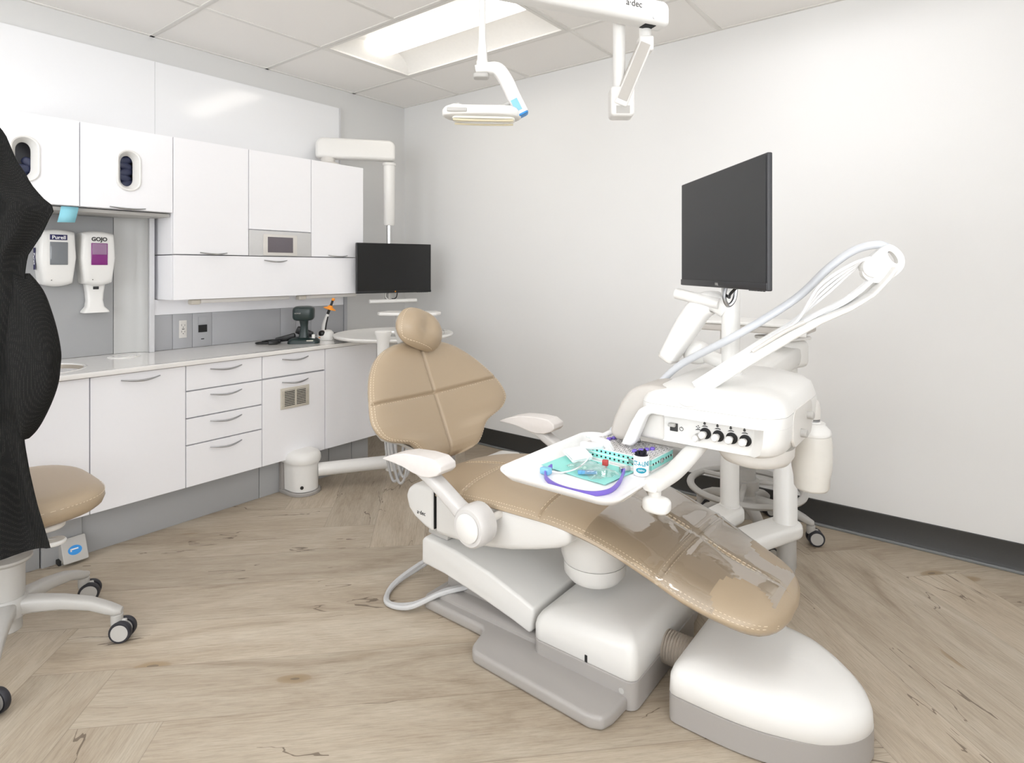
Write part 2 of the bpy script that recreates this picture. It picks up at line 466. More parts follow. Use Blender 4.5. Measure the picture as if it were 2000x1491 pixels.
def ceiling_light(i, j, label, lit):
    x0, x1, y1, y0 = GX[i] + .013, GX[i + 2] - .013, GY[j] - .013, GY[j + 1] + .013
    yc = (y0 + y1) / 2
    t = thing('ceiling_light', label, 'ceiling light', ((x0 + x1) / 2, yc, H), 'recessed ceiling lights')
    g = G()
    g.box(x0, x1, y0, y0 + .018, H, H + .012); g.box(x0, x1, y1 - .018, y1, H, H + .012)
    g.box(x0, x0 + .018, y0 + .018, y1 - .018, H, H + .012); g.box(x1 - .018, x1, y0 + .018, y1 - .018, H, H + .012)
    g.build('frame', TBAR, t)
    prof = []
    for k in range(13):
        a = k / 12
        prof.append((y0 + .016 + (yc - .105 - y0 - .016) * a, H + .006 + .075 * math.sin(a * math.pi / 2) ** .8))
    left = [[(x, y, z) for y, z in prof] for x in (x0 + .01, x1 - .01)]
    right = [[(x, 2 * yc - y, z) for y, z in prof] for x in (x0 + .01, x1 - .01)]
    g = G(); g.loft(left, cap=False, closed=False); g.loft(right, cap=False, closed=False)
    for xx, s in ((x0 + .012, 1), (x1 - .012, -1)):      # sloped ends of the pan
        n = len(prof); full = prof + [(2 * yc - y, z) for y, z in prof[::-1]]
        g.loft([[(xx, y, H + .005) for y, z in full], [(xx + s * .09 * min(1, (z - H) / .08), y, z) for y, z in full]], cap=False, closed=False)
    g.box(x0 + .02, x1 - .02, yc - .11, yc + .11, H + .085, H + .09)
    g.build('reflector', REFL, t)
    arc = [(yc + .105 * math.cos(math.pi * k / 16), H + .08 - .045 * math.sin(math.pi * k / 16)) for k in range(17)]
    g = G(); g.loft([[(x, y, z) for y, z in arc] for x in (x0 + .10, x1 - .10)])
    g.build('diffuser', lit, t)
ceiling_light(1, 1, 'long recessed ceiling light with glowing centre strip, behind the lamp pole', LIT2)
ceiling_light(4, 1, 'added unseen recessed ceiling light above the right monitor, next to the back wall', LIT_ADDED)  # this and the next two fittings are out of view, added to brighten the room
ceiling_light(1, 4, 'added unseen recessed ceiling light over the stool with the black gown', LIT_ADDED)
ceiling_light(4, 4, 'added unseen recessed ceiling light over the foot of the chair, far from the back wall', LIT_ADDED)

# ---------------------------------------------------------------- left wall casework
for i, (a, b, lab) in enumerate(((-3.2, -1.7746, 'glossy white wall panel above the glove dispenser cabinets'), (-1.7734, -.606, 'glossy white wall panel above the tall wall cabinets, nearest the corner'))):
    t = thing('wall_panel', lab, 'wall panel', (.01, (a + b) / 2, .78))
    G().box(.001, .028, a, b - (.012 if i else 0), .776, 2.305).build('face_panel', GLOSS, t)
    if i: G().box(.001, .034, b - .012, b, .776, 2.305, .001).build('edge_strip', CABI, t)
def handle(parent, yc, z, x, L=.155, drop=0):
    n = 9; up = []; lo = []
    g = G(); pts = []
    for k in range(n):
        a = k / (n - 1); pts.append((x + .004 + .022 * math.sin(math.pi * a), yc - L / 2 + L * a, z - .008 * math.sin(math.pi * a)))
    g.tube(pts, [.003, .0052, .006, .0052, .003], 8, 3, flat=.8)
    return g.build('handle', STEEL, parent)
XF = .57
def lower(label, y0, y1, fronts, zb=.183, hasdoor=True):
    t = thing('base_cabinet', label, 'cabinet', ((.3), (y0 + y1) / 2, zb), 'white base cabinets under the worktop')
    G().box(.05, XF - .022, y0 + .001, y1 - .001, zb, .755, .001).build('body', CABI, t)
    for kind, z0, z1, h in fronts:
        d = G().box(XF - .02, XF, y0 + .002, y1 - .002, z0 + .002, z1 - .002, .0015, 2).build(kind, CAB, t, wn=True)
        if h: handle(d, (y0 + y1) / 2 + (h if h is not True else 0), z1 - .028, XF)
        yield_.append(d)
    return t
yield_ = []
lower('white base cabinet under the sink beside the tan stool seat', -2.98, -2.229, [('door', .183, .753, False)])
lower('white base cabinet with one wide door, left of the four drawers', -2.229, -1.85, [('door', .183, .753, True)])
lower('white base cabinet with four stacked drawers', -1.85, -1.476, [('drawer', .633, .753, True), ('drawer', .506, .631, True), ('drawer', .380, .504, True), ('drawer', .183, .378, True)])
yield_.clear()
lower('white base cabinet with a drawer and a vented door', -1.476, -1.101, [('drawer', .635, .753, True), ('door', .183, .631, True)])
door = yield_[-1]
ya, yb, za, zb = -1.375, -1.205, .458, .57      # louvred vent
g = G().box(XF, XF + .006, ya, yb, za, zb, .002)
g.build('vent_frame', BEIGE, door)
g = G().box(XF + .0062, XF + .0068, ya + .022, yb - .022, za + .016, zb - .014); g.build('vent_opening', DARK, door)
g = G()
for k in range(10): g.box(XF + .006, XF + .011, ya + .008, yb - .008, za + .012 + k * .009, za + .0155 + k * .009)
g.box(XF + .006, XF + .012, (ya + yb) / 2 - .004, (ya + yb) / 2 + .004, za + .01, zb - .01)
g.build('louvre', BEIGE, door)
lower('plain white end cabinet without handle beside the chair back', -1.101, -.734, [('panel', .183, .753, False)])
# worktop with round sink and waste ring
t = thing('worktop', 'long white polished worktop over the base cabinets', 'worktop', (.3, -1.9, .755))
g = G(); sy, sx, sr = -2.36, .33, .175
out = [(.034, -3.0), (.588, -3.0), (.588, -.722), (.034, -.722)]
t_bm = bmesh.new()
hole = ell(sx, sy, sr, sr, 40)
def slab_with_hole(y0, y1, x0, x1, hole, z0, z1):
    # quad ring between a rectangle and a round hole
    n = len(hole); cx = sum(p[0] for p in hole) / n; cy = sum(p[1] for p in hole) / n
    rect = []
    for p in hole:
        dx, dy = p[0] - cx, p[1] - cy
        k = min(((x1 - cx) / dx if dx > 1e-9 else (x0 - cx) / dx if dx < -1e-9 else 1e9), ((y1 - cy) / dy if dy > 1e-9 else (y0 - cy) / dy if dy < -1e-9 else 1e9))
        rect.append((cx + dx * k, cy + dy * k))
    for c in ((x0, y0), (x0, y1), (x1, y0), (x1, y1)):
        i = min(range(n), key=lambda k: (rect[k][0] - c[0]) ** 2 + (rect[k][1] - c[1]) ** 2); rect[i] = c
    return [[(p[0], p[1], z1) for p in hole], [(p[0], p[1], z1) for p in rect], [(p[0], p[1], z0) for p in rect], [(p[0], p[1], z0) for p in hole]]
g.loft(slab_with_hole(-2.62, -2.10, .034, .55, hole, .755, .775), loop=True)
g.box(.034, .55, -3.0, -2.62, .755, .775)
g.box(.034, .55, -2.10, -.722, .755, .775)
g.box(.55, .588, -3.0, -.722, .7549, .7751, .002)
g.build('slab', TOP, t)
# the sink fills the hole
t = thing('sink', 'round undermount sink in the worktop behind the black gown', 'sink', (sx, sy, .63))
prof = [(.02, .632), (.11, .636), (.155, .66), (.172, .72), (.1745, .772), (.1745, .7765), (.182, .7775), (.184, .776), (.188, .7753)]
g = G(); g.loft([[(sx + r * math.cos(2 * math.pi * k / 40), sy + r * math.sin(2 * math.pi * k / 40), z) for k in range(40)] for r, z in prof[:5]], cap=False)
g.build('bowl', STEELSINK, t)
g = G(); g.loft([[(sx + r * math.cos(2 * math.pi * k / 40), sy + r * math.sin(2 * math.pi * k / 40), z) for k in range(40)] for r, z in prof[4:]], cap=False); g.build('rim', TOP, t)
t = thing('waste_ring', 'round white waste chute ring set in the worktop left of the divider', 'waste chute', (.19, -1.975, .775))
G().lathe([(.05, .7752), (.052, .779), (.062, .780), (.068, .7775), (.069, .7752)], (.19, -1.975, 0)).build('ring', WPL, t)
G().lathe([(.001, .7795), (.05, .7795), (.05, .7753), (.001, .7753)], (.19, -1.975, 0)).build('flap', TOP, t)
# plinth, in sections
for (a, b, lab, n) in ((-3.0, -2.38, 'grey plinth section behind the foot pedal and stool', 1), (-2.376, -2.24, 'narrow grey plinth cover directly above the foot pedal', 2), (-2.236, -1.455, 'long grey plinth under the wide door and the four drawers', 3), (-1.451, -1.03, 'grey plinth section behind the white floor arm base', 4), (-1.026, -.87, 'grey plinth section under the end cabinet', 5), (-.866, -.745, 'last grey plinth section at the end of the cabinets', 6)):
    x = .512 if n == 2 else .5
    o = G().box(.06, x, a, b, .0, .172 if n != 2 else .186, .001).build('plinth', GREY)
    tag(o, lab, 'plinth', 'grey plinth sections under the cabinets')
# small cover plate far left on the plinth
t = thing('plinth_plate', 'small grey cover plate low on the plinth beside the stool column', 'cover plate', (.505, -2.49, .03))
G().box(.5005, .506, -2.53, -2.445, .025, .15, .002).build('plate', GPL, t)
# upper cabinets
XU = .31
def upper(name, label, y0, y1, z0, z1, group='white wall cabinets'):
    t = thing(name, label, 'cabinet', (.17, (y0 + y1) / 2, z0), group)
    G().box(.029, XU - .022, y0 + .001, y1 - .001, z0 + .001, z1 - .002, .001).build('body', CAB, t)
    return t
def udoor(t, y0, y1, z0, z1, kind='door', hz=None, hy=None):
    d = G().box(XU - .02, XU, y0 + .002, y1 - .002, z0 + .002, z1 - .001, .0015, 2).build(kind, CAB, t, wn=True)
    if hz is not None: handle(d, hy if hy is not None else (y0 + y1) / 2, hz, XU, .14)
    return d
def glove_port(t, yc):
    # door with a stadium hole: build as ring loft
    y0, y1 = (-2.578, -2.19) if yc < -2.2 else (-2.19, -1.799)
    z0, z1 = 1.482, 1.862; zc = 1.668; hw, hh = .042, .088
    n = 12; hole = []
    for k in range(n + 1): a = R(0 + 180 * k / n); hole.append((yc + hw * math.cos(a), zc + (hh - hw) + hw * math.sin(a)))
    for k in range(n + 1): a = R(180 + 180 * k / n); hole.append((yc + hw * math.cos(a), zc - (hh - hw) + hw * math.sin(a)))
    sh = slab_with_hole(z0 + .002, z1 - .001, y0 + .002, y1 - .002, hole, XU - .02, XU)
    g = G(); g.loft([[(p[2], p[0], p[1]) for p in r] for r in sh], loop=True)
    d = g.build('door', CAB, t, ang=30)
    def off(o, k): return [(yc + (p[0] - yc) * (1 + k / hw), zc + (p[1] - zc) * (1 + k / hh)) for p in o]
    rings = [(off(hole, .0105), XU + .0005), (off(hole, .0095), XU + .005), (off(hole, .006), XU + .007), (off(hole, .001), XU + .005), (off(hole, -.008), XU - .014), (off(hole, -.016), XU - .03)]
    g = G(); g.loft([[(x, p[0], p[1]) for p in o] for o, x in rings], cap=False); p = g.build('glove_port', WPL, d)
    return d
tg1 = thing('glove_cabinet', 'white wall cabinet whose oval glove port is partly hidden by the black gown', 'cabinet', (.17, -2.384, 1.48), 'glove dispenser cabinets')
tg2 = thing('glove_cabinet', 'white wall cabinet with an oval port full of navy gloves, above the soap dispenser', 'cabinet', (.17, -1.995, 1.48), 'glove dispenser cabinets')
for t, a, b in ((tg1, -2.578, -2.19), (tg2, -2.19, -1.799)):
    g = G(); z0, z1 = 1.482, 1.861
    for q in ((.03, XU - .021, a + .001, a + .016, z0, z1), (.03, XU - .021, b - .016, b - .001, z0, z1), (.03, XU - .021, a + .016, b - .016, z0, z0 + .016), (.03, XU - .021, a + .016, b - .016, z1 - .016, z1), (.03, .045, a + .016, b - .016, z0 + .016, z1 - .016)): g.box(*q)
    g.build('body', CABI, t)
d1 = glove_port(tg1, -2.384); d2 = glove_port(tg2, -1.995)
handle(d2, -2.0, 1.492, XU, .15); 
for i in range(5):
    zc = 1.607 + i * .029; M = Matrix.Rotation(R((-1) ** i * 16), 3, 'X') @ Matrix.Rotation(R(8 * (i % 3)), 3, 'Z')
    o = G().blob((.262, -1.995 + .004 * (-1) ** i, zc), .016, .036, .019, .8, .9, 18, 12, M).build('nitrile_glove', GLOVE)
    tag(o, 'crumpled navy glove filling the right glove port, %s' % ('lowest of the pile', 'second from the bottom', 'in the middle of the pile', 'second from the top', 'topmost of the pile')[i], 'glove', 'navy gloves in the right port')
for i in range(3):
    M = Matrix.Rotation(R(20 - 25 * i), 3, 'X')
    o = G().blob((.262, -2.378 + .02 * (i - 1), 1.602 + .028 * i), .016, .03 if i else .036, .02, .8, .9, 18, 12, M).build('nitrile_glove', GLOVE)
    tag(o, 'crumpled navy glove in the half empty left glove port, %s' % ('lowest', 'middle', 'topmost')[i], 'glove', 'navy gloves in the left port')
G().box(.05, XU - .03, -2.575, -1.802, 1.462, 1.478, .001).build('light_rail', GPL, tg2)
BY = [-1.799, -1.408, -1.018, -.631]
t = upper('wall_cabinet', 'tall white wall cabinet right of the glove cabinets', BY[0], BY[1], 1.276, 1.863); udoor(t, BY[0], BY[1], 1.276, 1.863, 'door', 1.288, -1.6)
t = upper('wall_cabinet', 'tall white wall cabinet with a small touch screen in its lower panel', BY[1], BY[2], 1.276, 1.863); udoor(t, BY[1], BY[2], 1.422, 1.863)
p = G().box(XU - .02, XU, BY[1] + .002, BY[2] - .002, 1.277, 1.419, .001, 2).build('control_panel', mat('silver_panel', (206, 206, 206), .4), t)
G().box(XU, XU + .006, -1.325, -1.115, 1.28, 1.40, .004).build('screen_bezel', WPL2, p)
G().box(XU + .0055, XU + .0075, -1.3, -1.143, 1.297, 1.385, .001).build('touch_screen', mat('grey_touch_screen', (104, 98, 104), .12), p)
t = upper('wall_cabinet', 'tall white wall cabinet at the right end, beside the left monitor', BY[2], BY[3], 1.276, 1.863); udoor(t, BY[2], BY[3], 1.276, 1.863, 'door', 1.288, -.83)
t = upper('flap_cabinet', 'wide low white flap door cabinet under the three tall wall cabinets', BY[0], BY[3], 1.045, 1.274); udoor(t, BY[0], BY[3], 1.045, 1.274, 'flap_door', 1.252, -1.25)
# valance, splashback, divider, alcove
G().box(.03, .098, -1.815, -.632, .962, 1.043).build('valance', CAB, t)
o = G().box(.03, .105, -.63, -.606, .776, 1.04).build('end_post', GREY2); tag(o, 'grey upright closing the end of the splashback', 'post')
SY = [-1.815, -1.715, -1.614, -1.509, -1.094, -.989, -.88, -.632]
ws = ['leftmost narrow plain splashback panel beside the divider', 'splashback panel holding the left socket', 'splashback panel holding the card reader', 'widest plain grey splashback panel', 'narrow splashback panel behind the green device', 'splashback panel holding the right socket', 'rightmost splashback panel behind the curing light']
for i in range(7):
    o = G().box(.029, .1, SY[i] + .0008, SY[i + 1] - .0008, .776, .961, .0012, 2).build('splashback_panel', GREY2); tag(o, 'grey ' + ws[i] if not ws[i].startswith('widest') else ws[i], 'wall panel', 'grey splashback panels')
o = G().box(.03, .135, -1.838, -1.816, .776, 1.462, .001).build('divider_panel', CABI); tag(o, 'tall pale upright divider between dispenser alcove and splashback', 'divider')
o = G().box(.029, .042, -3.0, -1.972, .776, 1.462, .001).build('alcove_panel', GREY); tag(o, 'flat grey panel behind the two soap dispensers', 'wall panel')
g = G(); rings = []
for z in (.776, 1.462):
    rings.append([(.045 + .075 * (1 - math.cos(k / 14 * math.pi / 2)), -1.97 + .13 * math.sin(k / 14 * math.pi / 2), z) for k in range(15)] + [(.035, -1.842, z), (.035, -1.97, z)])
g.loft(rings); o = g.build('curved_corner_panel', mat('satin_grey', (186, 186, 184), .35, .0, var=.01)); tag(o, 'curved satin grey corner panel right of the soap dispensers', 'wall panel')
# under-cabinet lights
for i, (a, b, lab) in enumerate(((-1.70, -1.14, 'slim under cabinet light bar nearer the dispensers, unlit'), (-1.08, -.66, 'slim under cabinet light bar above the curing light, unlit'))):
    t = thing('under_cabinet_light', lab, 'light', (.26, (a + b) / 2, 1.02), 'slim light bars under the flap cabinet')
    G().box(.245, .278, a + .05, b, 1.024, 1.0445, .005).build('bar', WPL2, t)
    G().box(.24, .283, a, a + .05, 1.018, 1.0445, .008).build('end_cap', BEIGE, t)
# soap dispensers
def dispenser(yc, label, soap):
    t = thing('soap_dispenser', label, 'soap dispenser', (.09, yc, 1.12))
    M = Matrix.Identity(4)
    def ring(x, k, zt, zb, n=10):
        w0 = .0655 * k; w1 = .0725 * k
        o = []
        for q in range(n + 1):
            a = q / n; o.append((x, yc - w0 + 2 * w0 * a, zt + .010 * (1 - (2 * a - 1) ** 2)))
        o += [(x, yc + w1, (zt + zb) / 2)]
        for q in range(n + 1):
            a = q / n; o.append((x, yc + .058 * k * (1 - 2 * a), zb - .014 * (1 - (2 * a - 1) ** 2)))
        o += [(x, yc - w1, (zt + zb) / 2)]
        return o
    G().loft([ring(.043, 1, 1.375, 1.136), ring(.09, 1.0, 1.375, 1.136)]).build('back_case', WPL, t)
    G().loft([ring(.091, 1.0, 1.376, 1.135), ring(.12, .99, 1.374, 1.137), ring(.136, .93, 1.366, 1.146), ring(.141, .84, 1.352, 1.16)]).build('front_cover', WPL, t, ang=60)
    G().box(.1405, .1445, yc - .034, yc + .034, 1.222, 1.327, .006).build('window', soap, t)
    if soap is MAGENTA: G().box(.1438, .1455, yc - .03, yc + .03, 1.272, 1.324, .003).build('window_top', mat('pale_mauve', (152, 118, 150), .1, coat=.5), t)
    G().lathe([(.0001, .1445), (.002, .1445), (.002, .1415), (.0001, .1415)], (0, yc - .028, 1.152), 'x', 10).build('sensor', BLACK, t)
    return t
FX = lambda y, z, x=.1455: frame((x, y, z), (0, 1, 0), (0, 0, 1))
t = dispenser(-2.222, 'white hand sanitiser dispenser with navy label beside the gown', SMOKE)
b = G().box(.1405, .1428, -2.256, -2.19, 1.336, 1.361, .003).build('label', NAVY, t)
letters('lettering', 'Purell', .023, FX(-2.222, 1.3475, .1434), mat('white_print', (250, 250, 250), .5), b, bold=.0002)
b = G().box(.052, .082, -2.2955, -2.2945, 1.20, 1.30, .0003).build('side_label', NAVY, t)
letters('lettering', 'Purell', .024, frame((.067, -2.2959, 1.25), (0, 0, -1), (1, 0, 0)), MATS['white_print'], b, bold=.0002)
t = dispenser(-2.062, 'white soap dispenser with magenta window and drip tray', MAGENTA)
letters('lettering', 'GOJO', .026, FX(-2.062, 1.345, .1418), DGREY, t, bold=.001, xscale=.95)
g = G(); pr = [(1.128, .042, .05), (1.09, .036, .05), (1.05, .033, .05), (1.02, .037, .056), (1.0, .052, .07), (.992, .054, .072)]
g.loft([[(x, y, z) for x, y in rrect(.044, .044 + d, -2.062 - w_, -2.062 + w_, .012, 4)] for z, w_, d in pr]); g.build('drip_tray', WPL, t)
G().box(.093, .0955, -2.074, -2.05, 1.104, 1.118, .001).build('tray_clip', DGREY, t)
# blue tissue hanging from the cabinet edge
g = G(); g.loft([[(.296, -2.255, 1.479), (.298, -2.19, 1.479)], [(.298, -2.262, 1.44), (.302, -2.198, 1.442)], [(.293, -2.268, 1.408), (.299, -2.205, 1.410)]], cap=False, closed=False)
o = g.build('blue_tissue', PAPERBLUE, solid=.0015); tag(o, 'pale blue paper slip hanging under the glove cabinet', 'paper')
# sockets and reader
def socket(yc, z, label):
    t = thing('wall_socket', label, 'socket', (.102, yc, z), 'double wall sockets')
    G().box(.1, .104, yc - .02, yc + .02, z, z + .095, .002).build('plate', WPL2, t)
    G().box(.1035, .106, yc - .015, yc + .015, z + .012, z + .083, .002).build('insert', WPL2, t)
    g = G()
    for dz in (.03, .065):
        g.box(.1055, .1064, yc - .009, yc - .007, z + dz, z + dz + .009); g.box(.1055, .1064, yc + .007, yc + .009, z + dz, z + dz + .007)
        g.box(.1055, .1064, yc - .002, yc + .002, z + dz - .009, z + dz - .005)
    g.box(.1055, .1064, yc - .006, yc + .006, z + .046, z + .050)
    g.build('slots', DARK, t)
socket(-1.664, .832, 'double wall socket left of the black card reader'); socket(-.935, .85, 'double wall socket behind the green device')
t = thing('card_reader', 'grey panel insert with a small black square switch', 'switch', (.102, -1.56, .81))
G().box(.1, .1025, -1.583, -1.537, .90, .94, .001).build('cover', GREY2, t)
G().box(.1, .105, -1.583, -1.537, .855, .895, .001).build('switch', BLACK, t)
G().box(.1, .1015, -1.568, -1.552, .815, .82).build('slot', BLACK, t)
# foot pedal
t = thing('foot_pedal', 'grey foot pedal with blue oval tap symbol at the plinth', 'pedal', (.55, -2.3, 0))
M = frame((.548, -2.278, .052), (0, 1, 0), (-.5, 0, .87))
G(M).prism(rrect(-.043, .043, -.05, .05, .006), 0, .012, 'z', .003).build('pad', GPL, t)
G(M).prism(ell(0, -.004, .024, .019, 24), .0121, .0128, 'z').build('symbol', BLUE, t)
g = G(M); g.box(-.016, .012, -.002, .003, .0128, .0133); g.box(-.016, -.011, -.008, .002, .0128, .0133); g.build('tap_mark', WPL, t)
G().prism([(.502, .0), (.502, .105), (.53, .098), (.57, .03), (.545, .006), (.545, 0)], -2.32, -2.313, 'y').build('bracket', GPL, t)
G().box(.505, .545, -2.33, -2.262, .001, .02, .003).build('hinge', DARK, t)
# ---------------------------------------------------------------- dental chair
YC = -1.4
chair = thing('dental_chair', 'tan upholstered dental chair reclined in the middle of the room', 'dental chair', (2.3, YC, 0))
def interp(tab, s):
    if s <= tab[0][0]: return tab[0][1]
    for (a, x), (b, y) in zip(tab, tab[1:]):
        if s <= b:
            t = (s - a) / (b - a); t = t * t * (3 - 2 * t)
            return x + (y - x) * t
    return tab[-1][1]
def lerp(tab, s):
    if s <= tab[0][0]: return tab[0][1]
    for (a, x), (b, y) in zip(tab, tab[1:]):
        if s <= b: return x + (y - x) * (s - a) / (b - a)
    return tab[-1][1]
# upholstery u samples: fine near the centre seam and the rims
US = sorted(set([round(s * v, 4) for v in (0, .012, .024, .045, .09, .16, .25, .35, .45, .55, .65, .74, .82, .88, .92, .945, .965, .98, .992, 1) for s in (-1, 1)]))
class Cushion:
    """padded sheet: frame(s) -> (origin, across, normal); w(s) half width; T(s) thickness; lift(s,u)"""
    def __init__(s, frame, w, T, lift, seams, svals, crown=.012, gw=.006, gd=.007, eu=5.0, cseam=(0, 1)):
        s.f, s.w, s.T, s.lift, s.seams, s.sv, s.crown, s.gw, s.gd, s.eu, s.cs = frame, w, T, lift, seams, svals, crown, gw, gd, eu, cseam
    def height(s, t, u):
        T = s.T(t); edge = max(0, 1 - abs(u) ** s.eu) ** .5
        h = T * .5 * edge + s.crown * (1 - u * u) * min(1, T / .05)
        w = max(s.w(t), .02)
        if s.cs[0] <= t <= s.cs[1]: h -= s.gd * math.exp(-(u * w / s.gw) ** 2) 
        for q in s.seams: h -= s.gd * math.exp(-((t - q) / s.gw) ** 2) * min(1, edge * 2)
        return h
    def pt(s, t, u, off=0):
        o, a, n = s.f(t); return o + a * (u * s.w(t)) + n * (s.height(t, u) + s.lift(t, u) + off)
    def mesh(s):
        rings = []
        for t in s.sv:
            o, a, n = s.f(t); top = [s.pt(t, u) for u in US]; bot = []
            T = s.T(t)
            for u in [v * .1 for v in range(9, -10, -2)]:
                bot.append(o + a * (u * .99 * s.w(t)) + n * (-T * .5 * max(0, 1 - abs(u) ** s.eu) ** .5 + s.lift(t, u)))
            rings.append(top + bot)
        return rings
def dashes(g, pts, r=.0008, dash=.005, gap=.003):
    P = cat(pts, 6); acc = 0; seg = []; on = True
    for a, b in zip(P, P[1:]):
        acc += (b - a).length; seg.append(a)
        if acc > (dash if on else gap):
            seg.append(b)
            if on: g.tube([seg[0], seg[-1]], r, 5, 0)
            seg = []; acc = 0; on = not on
# seat and leg rest: profile of the top centre line (x, z)
PROF = cat([(1.80, 0, .400), (1.87, 0, .446), (1.97, 0, .474), (2.1, 0, .494), (2.25, 0, .506), (2.4, 0, .511), (2.5, 0, .510), (2.6, 0, .499), (2.7, 0, .476), (2.8, 0, .443), (2.9, 0, .405), (3.0, 0, .375), (3.06, 0, .358), (3.10, 0, .347)], 8)
SL = [0]
for a, b in zip(PROF, PROF[1:]): SL.append(SL[-1] + (b - a).length)
STOT = SL[-1]
def seat_frame(s):
    s = min(max(s, 0), STOT); i = max(k for k in range(len(SL)) if SL[k] <= s + 1e-9); i = min(i, len(PROF) - 2)
    f = (s - SL[i]) / (SL[i + 1] - SL[i]); p = PROF[i].lerp(PROF[i + 1], f)
    a0 = PROF[max(i - 2, 0)]; a1 = PROF[min(i + 3, len(PROF) - 1)]; d = (a1 - a0).normalized()
    n = Vector((-d.z, 0, d.x)); 
    return Vector((p.x, YC, p.z)) - n * .045, Vector((0, 1, 0)), n
def s_at(x): return min(range(len(PROF)), key=lambda i: abs(PROF[i].x - x)) and SL[min(range(len(PROF)), key=lambda i: abs(PROF[i].x - x))]
SW = [(0, .10), (.02, .16), (.05, .19), (.10, .215), (.18, .245), (.30, .262), (.6, .262), (.8, .258), (1.0, .25), (1.12, .242), (STOT - .16, .228), (STOT - .09, .205), (STOT - .05, .178), (STOT - .02, .135), (STOT - .006, .085), (STOT, .04)]
def seat_T(s):
    e = min(s, STOT - s); return .066 * (min(1, e / .05) ** .45 if e > 0 else 0) + .002
svals = [0, .003, .008, .016, .028, .045] + [.06 + k * .02 for k in range(int((STOT - .12) / .02) + 1)] + [STOT - q for q in (.045, .028, .016, .008, .003, 0)]
seat_seams = [s_at(2.12), s_at(2.44), s_at(2.82)]
for q in seat_seams: svals += [q + d for d in (-.010, -.006, -.003, 0, .003, .006, .010)]
svals = sorted(set(round(v, 4) for v in svals))
seat = Cushion(seat_frame, lambda s: lerp(SW, s), seat_T, lambda s, u: -.010 * u * u, seat_seams, svals, crown=.008, gw=.0045, gd=.006, cseam=(.12, STOT - .03))
g = G(); g.loft(seat.mesh()); so = g.build('seat_and_leg_rest', LEATHER, chair, ang=70)
g = G()
for u in (-.955, .955, -.985, .985):
    dashes(g, [seat.pt(s, u, .0006) for s in [.06 + k * (STOT - .075) / 40 for k in range(41)]])
for q in seat_seams:
    for d in (-.007, .007): dashes(g, [seat.pt(q + d, u, .0006) for u in [-.9 + k * .15 for k in range(13)]], dash=.005)
for u in (-.03, .03): dashes(g, [seat.pt(s, u, .0006) for s in [.14 + k * (STOT - .2) / 40 for k in range(41)]], r=.0009)
g.build('stitching', THREAD, so)
# backrest
BO = Vector((1.839, YC, .48)); BD = Vector((-.421, 0, .907)).normalized(); BN = Vector((BD.z, 0, -BD.x))
BW = [(-.012, .06), (-.006, .105), (.003, .135), (.02, .158), (.04, .176), (.06, .192), (.078, .215), (.09, .25), (.10, .29), (.113, .325), (.13, .348), (.155, .364), (.19, .367), (.24, .352), (.30, .323), (.36, .284), (.41, .235), (.44, .19), (.458, .15), (.47, .105), (.477, .05)]
BDel = [(-.012, .055), (.05, .065), (.15, .088), (.25, .075), (.36, .04), (.45, .01)]
bv = [r[0] for r in BW] + [-.012 + k * .017 for k in range(29)] + [.245 + d for d in (-.012, -.007, -.0035, 0, .0035, .007, .012)]
bv = sorted(set(round(v, 4) for v in bv if -.012 <= v <= .477))
def back_T(v):
    e = min(v + .012, .477 - v); return .075 * (min(1, e / .045) ** .45 if e > 0 else 0) + .003
WC = cat([(a, b, 0) for a, b in BW], 6)
def back_w(v):
    for a, b in zip(WC, WC[1:]):
        if a.x <= v <= b.x + 1e-9: return a.y + (b.y - a.y) * (v - a.x) / max(b.x - a.x, 1e-9)
    return BW[-1][1]
def back_lift(v, u): return lerp(BDel, v) * abs(u) ** 1.7 * (1 if v > .02 else 1)
back = Cushion(lambda v: (BO + BD * v - BN * .038, Vector((0, 1, 0)), BN), back_w, back_T, back_lift, [.245], bv, crown=.012, gw=.0055, gd=.010, cseam=(-.01, .47))
g = G(); g.loft(back.mesh()); bo = g.build('backrest', LEATHER, chair, ang=70)
g = G()
for u in (-.955, -.985, .955, .985): dashes(g, [back.pt(v, u, .0006) for v in [0.0 + k * .0118 for k in range(39)]])
for d in (-.008,): dashes(g, [back.pt(.245 + d, u, .0006) for u in [-.92 + k * .115 for k in range(17)]], dash=.005)
g.build('stitching', THREAD, bo)
# hard shell behind the backrest and its support
g = G(); rings = []
for v in [-.0 + k * .03 for k in range(15)]:
    o = BO + BD * v - BN * .08; w_ = back_w(v) * .9
    rings.append([o + Vector((0, w_ * math.cos(a), 0)) + BN * ((-.03 if math.sin(a) < 0 else .012) * abs(math.sin(a)) ** .5 + lerp(BDel, v) * math.cos(a) ** 2) for a in [2 * math.pi * k / 28 for k in range(28)]])
g.loft(rings); g.build('back_shell', GPL, chair, ang=60)
g = G(); g.loft([[Vector((x - .03, YC + y, z)) for y, x in rrect(-.07, .07, x0, x0 + .05, .02, 4) for _ in (0,)] for x0, x, z in ()]) if 0 else None
g.box(1.765, 1.815, YC - .06, YC + .06, .30, .50, .02); g.build('back_support', GPL, chair, wn=True)
